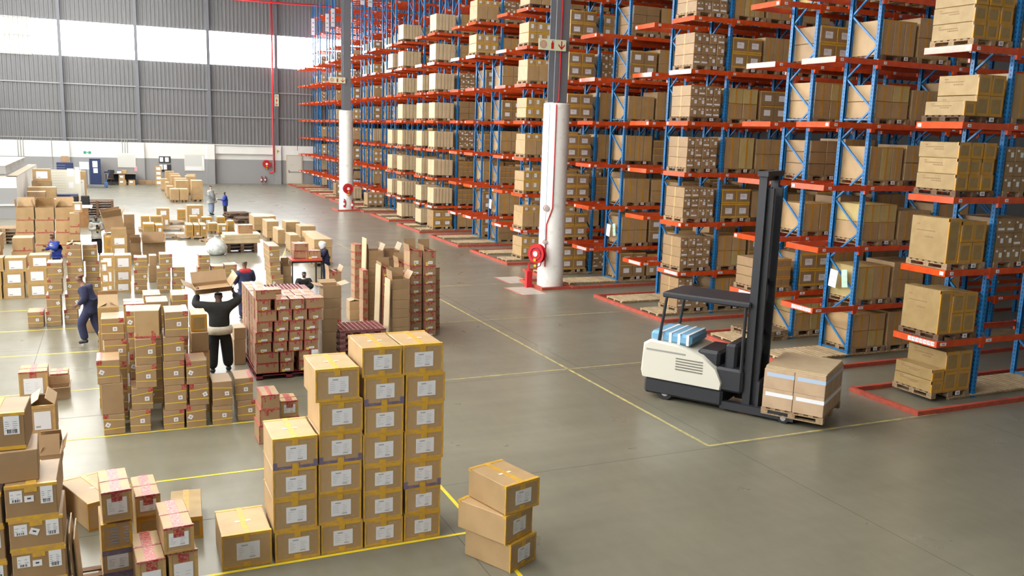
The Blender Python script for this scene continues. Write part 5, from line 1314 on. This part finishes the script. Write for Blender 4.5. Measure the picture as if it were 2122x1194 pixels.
# walker in navy at the left
Yp=24.45; X=PX(189,Yp,.6)
def paperL(o,J,fw,up,sd): build('paper_sheet',[PAPER],lambda b: b.box(-.13,.30,.92,.05,.31,1.14),o)
o=person((X,Yp,0),rad(72),PZ(566,PX(182,Yp,1.6),Yp)/1.73,dict(che=(0,.07,1.27),nkb=(0,.13,1.43),nk=(0,.17,1.49),chin=(0,.21,1.54),hd=(0,.21,1.605),top=(0,.20,1.675),shL=(-.18,.10,1.39),elL=(-.25,.02,1.14),wrL=(-.2,.22,1.0),shR=(.18,.10,1.39),elR=(.24,.05,1.13),wrR=(.2,.24,.98),knL=(-.1,.20,.52),anL=(-.1,.12,.12),knR=(.1,-.06,.5),anR=(.1,-.24,.10),toeL=(-.1,.27,.06),toeR=(.1,-.10,.04)),'mid',NAVYC,NAVYC,mat('reddish_brown_hair',(.10,.035,.025),.7),'person in navy overalls walking past the left strapped stack, leaning forward',None,longcoat=.12)
# red table with a carton stack and a hooded worker
tb=empty('packing_table',(PX(632,31.5,.9),31.55,0)); tag(tb,'packing table with a red top and thin black legs','table')
build('tabletop',[mat('table_red',(.58,.07,.04),.4),BLACK],lambda b:(b.box(-.52,-.35,.96,.56,.65,1.0),b.box(-.52,-.35,.90,.56,-.32,.96,1),b.box(-.52,.62,.90,.56,.65,.96,1)) and None,tb)
for sx in (-.50,.53):
    for sy in (-.33,.62): build('leg',[BLACK],lambda b: b.box(sx-.02,sy-.02,0,sx+.02,sy+.02,.96),tb)
zt=1.006; Yt=31.5
for t,(xl,xr,yt) in enumerate(((609,639,537),(610,639.8,521),(611,639.8,505.7))):
    Xl=PX(xl,Yt,zt+.2); Xr=PX(xr,Yt,zt+.2); h=PZ(yt,Xl,Yt)-zt
    h=math.floor(min(h,.34)*100)/100; fbox('red',Xr-Xl,.6,h,(Xl+Xr)/2,Yt+.36,zt,0,f"red-taped carton, {tw(t,3)} of three on the red table",'cartons on the red table',t); zt+=h+.006
fbox('redl',.50,.40,.30,PX(650,31.45,1.2),31.6,1.003,0,'carton being packed on the red table under the hooded worker hands','cartons on the red table',1)
Yp=31.75; X=PX(675,Yp,1.0)
person((X,Yp,0),rad(90),PZ(499,PX(664,Yp,1.7),Yp)/1.74,dict(che=(0,.03,1.27),nkb=(0,.06,1.44),nk=(0,.09,1.50),chin=(0,.135,1.545),hd=(0,.14,1.615),top=(0,.12,1.69),elL=(-.22,.18,1.15),wrL=(-.18,.42,1.27),elR=(.22,.16,1.16),wrR=(.16,.38,1.30),shL=(-.17,.05,1.39),shR=(.17,.05,1.39),look=(0,1,-.55)),'mid',NAVYC,NAVYC,WHC,'person in navy overalls and a white hood packing at the red table',None,hood=True,gx=1.12)
# crouching man under the table
Yp=30.55; X=PX(629,Yp,.6)
def collar(o,J,fw,up,sd): build('white_collar',[WHC],lambda b: b.lathe([(.085,0),(.10,.03),(.07,.07)],16,0,Matrix.Translation(J['nkb']+Vector((0,0,-.01)))),o,smooth=True)
zt_=PZ(563,PX(629,Yp,1),Yp)
dz=zt_-1.11
person((X,Yp,0),rad(180),1.0,{**dict(pel=(0,-.12,.40+dz),wai=(0,-.08,.52+dz),che=(0,-.01,.70+dz),nkb=(0,.03,.86+dz),nk=(0,.06,.92+dz),chin=(0,.10,.97+dz),hd=(0,.10,1.04+dz),top=(0,.08,1.10+dz),shL=(-.18,.02,.82+dz),elL=(-.27,.10,.58+dz),wrL=(-.12,.30,.55+dz),shR=(.18,.02,.82+dz),elR=(.27,.10,.58+dz),wrR=(.12,.30,.55+dz),hiL=(-.1,-.1,.37+dz),hiR=(.1,-.1,.37+dz),knL=(-.16,.28,.45+dz*.5),knR=(.16,.28,.45+dz*.5),anL=(-.14,.02,.09),anR=(.14,.02,.09),toeL=(-.15,.16,.04),toeR=(.15,.16,.04)),'look':(0,1,-.3)},'dark',BLKC,BLKT,HAIRB,'person crouching under the red table in a black jacket with white collar',collar)
# woman in blue bending over the labelled cartons
Yp=onz(112,483,1.62)[1]; X=PX(116,Yp,1.2); sc_=PZ(483,PX(112,Yp,1.8),Yp)/1.72
def stripes(o,J,fw,up,sd):
    build('striped_shirt',[WHC,INK],lambda b:[b.box(-.09,.12,1.02+.055*q,.09,.20,1.06+.055*q,q%2) for q in range(6)] and None,o)
person((X,Yp,0),rad(118),sc_,dict(che=(0,.03,1.27),nkb=(0,.06,1.43),nk=(0,.09,1.49),chin=(0,.13,1.535),hd=(0,.14,1.60),top=(0,.125,1.67),shL=(-.17,.04,1.38),elL=(-.25,.14,1.14),wrL=(-.08,.36,1.22),shR=(.17,.04,1.38),elR=(.25,.14,1.12),wrR=(.10,.38,1.10),look=(0,1,-.6)),'mid',BLUEC,BLKT,HAIRB,'person in a royal blue cardigan bending over the labelled cartons',stripes)
# man in a pale fleece
Yp=onz(206,444.5,1.76)[1]; X=PX(199,Yp,1.2)
def yoke(o,J,fw,up,sd):
    skin('dark_yoke',{'a':(-.15,0,1.42,.088,.092),'b':(0,0,1.47,.088,.09),'c':(.15,0,1.42,.088,.092)},[('a','b'),('b','c')],'b',cloth('teal_yoke',(.13,.22,.24)),o,2)
    build('printed_scarf',[cloth('green_print',(.10,.25,.10)),YSTK,BLACK],lambda b:(b.box(-.05,.12,1.0,.03,.15,1.36,2),b.box(-.04,.145,1.05,.02,.155,1.2),b.box(-.03,.15,1.1,.01,.16,1.16,1)) and None,o)
person((X,Yp,0),rad(195),PZ(444.5,PX(206,Yp,1.8),Yp)/1.79,dict(elL=(-.26,.05,1.14),wrL=(-.06,.22,1.20),elR=(.27,.04,1.14),wrR=(.02,.24,1.24)),'dark',FLC,BLKT,HAIRB,'person in a pale fleece with a dark yoke standing among the stacks',yoke,longcoat=.05)
# two men talking
Yp=58.1; X=PX(437,Yp,1.0)
person((X,Yp,0),rad(-78),PZ(383,PX(438,Yp,1.8),Yp)/1.79,dict(elL=(-.24,.06,1.16),wrL=(-.12,.30,1.24),elR=(.26,.05,1.10),wrR=(.2,.20,.88)),'light',GREYC,JEAN,mat('dark_brown_hair',(.03,.018,.012),.7),'person in a grey coat and pale jeans talking to the one in blue',None,longcoat=.16,gx=1.6)
Yp=57.5; X=PX(466.5,Yp,.9)
def nb_(o,J,fw,up,sd): build('notepad',[PAPER],lambda b: b.box(-.12,.40,1.22,.10,.62,1.24),o)
person((X,Yp,0),rad(85),PZ(396,PX(464,Yp,1.6),Yp)/1.79,dict(elL=(-.25,.08,1.13),wrL=(-.1,.38,1.2),elR=(.25,.08,1.13),wrR=(.08,.36,1.16),look=(0,1,-.35)),'dark',BLUEC,BLKT,HAIRB,'person in a royal blue jacket holding a notepad',nb_,longcoat=.18,gx=1.5)
# ------------------------------------------------------------------ reach trucks
def truck(loc,rz,label,far=False):
    o=empty('reach_truck',loc,(0,0,rz)); tag(o,label,'forklift','reach trucks')
    BODYM=mat('truck_cream',(.66,.64,.55),.35); DK=mat('truck_black',(.022,.024,.030),.45); BLS=mat('truck_seat_blue',(.16,.38,.58),.5)
    # forward is -y; rear at y=+1.2
    def chas(b):
        b.cham(-.60,-.55,.10,.60,1.25,.46,.05); b.box(-.56,-2.05,.06,-.40,-.5,.22).box(.40,-2.05,.06,.56,-.5,.22)
    build('chassis',[DK],chas,o)
    def body(b):
        prof=[(-.50,.46),(1.30,.46),(1.34,.60),(1.30,1.22),(1.15,1.32),(.55,1.28),(-.05,1.14),(-.38,.90),(-.52,.62)]
        n=len(prof); W2=.63
        for x0,x1 in ((-W2,W2),):
            vs=[(x0+.04,y,z) for y,z in prof]+[(x0,y*.97,.46+(z-.46)*.95+.005) for y,z in prof]+[(x1,y*.97,.46+(z-.46)*.95+.005) for y,z in prof]+[(x1-.04,y,z) for y,z in prof]
        fs=[]
        for a in range(3):
            for k in range(n): fs.append((a*n+k,a*n+(k+1)%n,(a+1)*n+(k+1)%n,(a+1)*n+k))
        vs2=[(-W2,y*.97,.46+(z-.46)*.95+.005) for y,z in prof]; vs3=[(W2,y*.97,.46+(z-.46)*.95+.005) for y,z in prof]
        vs=[( -W2+.04,y,z) for y,z in prof]; ve=[(W2-.04,y,z) for y,z in prof]
        A=vs2+vs+ve+vs3
        fs=[tuple(range(n)),tuple(range(4*n-1,3*n-1,-1))]
        for a in range(3):
            for k in range(n): fs.append((a*n+k,(a+1)*n+k,(a+1)*n+(k+1)%n,a*n+(k+1)%n))
        b.add(A,fs)
    bd=build('body',[BODYM],body,o); autosmooth(bd,35)
    build('vent',[mat('vent_shadow',(.16,.155,.13),.5)],lambda b:[b.box(-.636,-.10+.04*0,.74+q*.06,-.628,.52,.765+q*.06) for q in range(5)] and None,bd)
    build('side_stripe',[mat('stripe_grey',(.30,.30,.28),.5)],lambda b: b.box(-.634,.3,1.08,-.628,1.22,1.12),bd)
    build('cab_floor',[DK],lambda b: b.cham(-.58,-.95,.44,.58,-.35,.95,.05).cham(-.5,-.4,.9,.5,.1,1.25,.06),o)
    build('striped_seat_cover',[BLS,PAPER],lambda b:(b.cham(-.5,.25,1.26,.5,1.2,1.50,.06),[b.box(-.505,.3+q*.2,1.27,.505,.36+q*.2,1.505,1) for q in range(4)]) and None,o)
    build('steering_console',[DK],lambda b: b.cham(-.45,-.75,.9,.45,-.5,1.45,.05),o)
    mh=5.05 if not far else 3.2
    def mast(b):
        for s in (-1,1):
            b.box(s*.40-.06,-1.10,.10,s*.40+.06,-.94,mh).box(s*.30-.04,-1.22,.12,s*.30+.04,-1.10,mh-.3)
        for z in (.5,1.6,2.7,mh-.16):
            if z<mh: b.box(-.40,-1.04,z,.40,-.98,z+.12)
        b.box(-.55,-1.14,mh-.06,.55,-.92,mh+.04); b.cyl((0,-1.0,.2),(0,-1.0,mh-.4),.06,n=10); b.box(-.24,-1.02,.3,-.16,-.99,mh-.3).box(.16,-1.02,.3,.24,-.99,mh-.3)
    build('mast',[DK],mast,o)
    def guard(b):
        b.cham(-.58,-1.0,2.28,.58,.95,2.40,.03)
        for x in (-.54,.54): b.tube([(x,.85,2.3),(x,.98,1.25)],.035,8).tube([(x,-.9,2.3),(x,-.9,.9)],.035,8)
    build('overhead_guard',[DK],guard,o)
    build('fork_carriage',[DK],lambda b: b.box(-.45,-1.28,.12,.45,-1.22,.75).box(-.36,-2.4,.09,-.24,-1.22,.13).box(.24,-2.4,.09,.36,-1.22,.13),o)
    for x,y,r in ((-.48,.75,.17),(.48,.75,.17),(-.48,-1.85,.11),(.48,-1.85,.11)):
        build('wheel',[BLACK,mat('wheel_hub',(.3,.3,.3),.4)],lambda b:(b.cyl((x-.09,y,r),(x+.09,y,r),r,n=20),b.cyl((x-.10,y,r),(x+.10,y,r),r*.5,n=14,mi=1)) and None,o)
    return o
TH=rad(33)
TX,TY=11.75,15.3
truck((TX,TY,0),TH,'cream and black reach truck carrying cartons across the open floor')
fx,fy=math.sin(TH),-math.cos(TH)
lx,ly=TX+fx*2.0+.15,TY+fy*2.0+.08
G20='cartons carried by the moving truck'
pallet(lx,ly,.135,1.5,1.25,rot=TH,label='wooden pallet on the forks of the moving truck')
BAND=mat('pale_blue_label',(.42,.54,.70),.5)
LC=mat('load_cardboard',(.52,.37,.24),.7,col2=(.47,.33,.21),scale=3)
for t in range(2):
    for c in range(3):
        for e in range(2):
            u=(c-1)*.50; v=(e-.5)*.62
            X_=lx+u*math.cos(TH)-v*math.sin(TH); Y_=ly+u*math.sin(TH)+v*math.cos(TH)
            o=build('cardboard_box',[LC],lambda b: b.cham(-.245,-.305,0,.245,.305,.41,.008),None,(X_,Y_,.277+t*.412),(0,0,TH))
            tag(o,f"carton on the moving truck, {('lower','upper')[t]} layer, {('left','middle','right')[c]}, {('front','back')[e]}",'box',G20)
            build('label',[BAND,PAPER],lambda b:(b.box(-.246,-.309,.26,.246,-.305,.34,0 if t else 1),b.box(-.249,-.306,.26,-.245,.25,.34,0 if t else 1)) and None,o)
for q in range(2):
    o=build('cardboard_sheet',[KPALE],lambda b: b.box(-.72,-.60,0,.72,.60,.03),None,(lx,ly,1.103+q*.034),(0,0,TH+.02*q)); tag(o,('lower','upper')[q]+' pale cardboard sheet covering the load on the truck','cardboard sheet','cover sheets on the truck load')
pf=onz(712,407,0)
truck((18.3,70.27,0),rad(90),'cream reach truck half hidden behind the far white column',True)
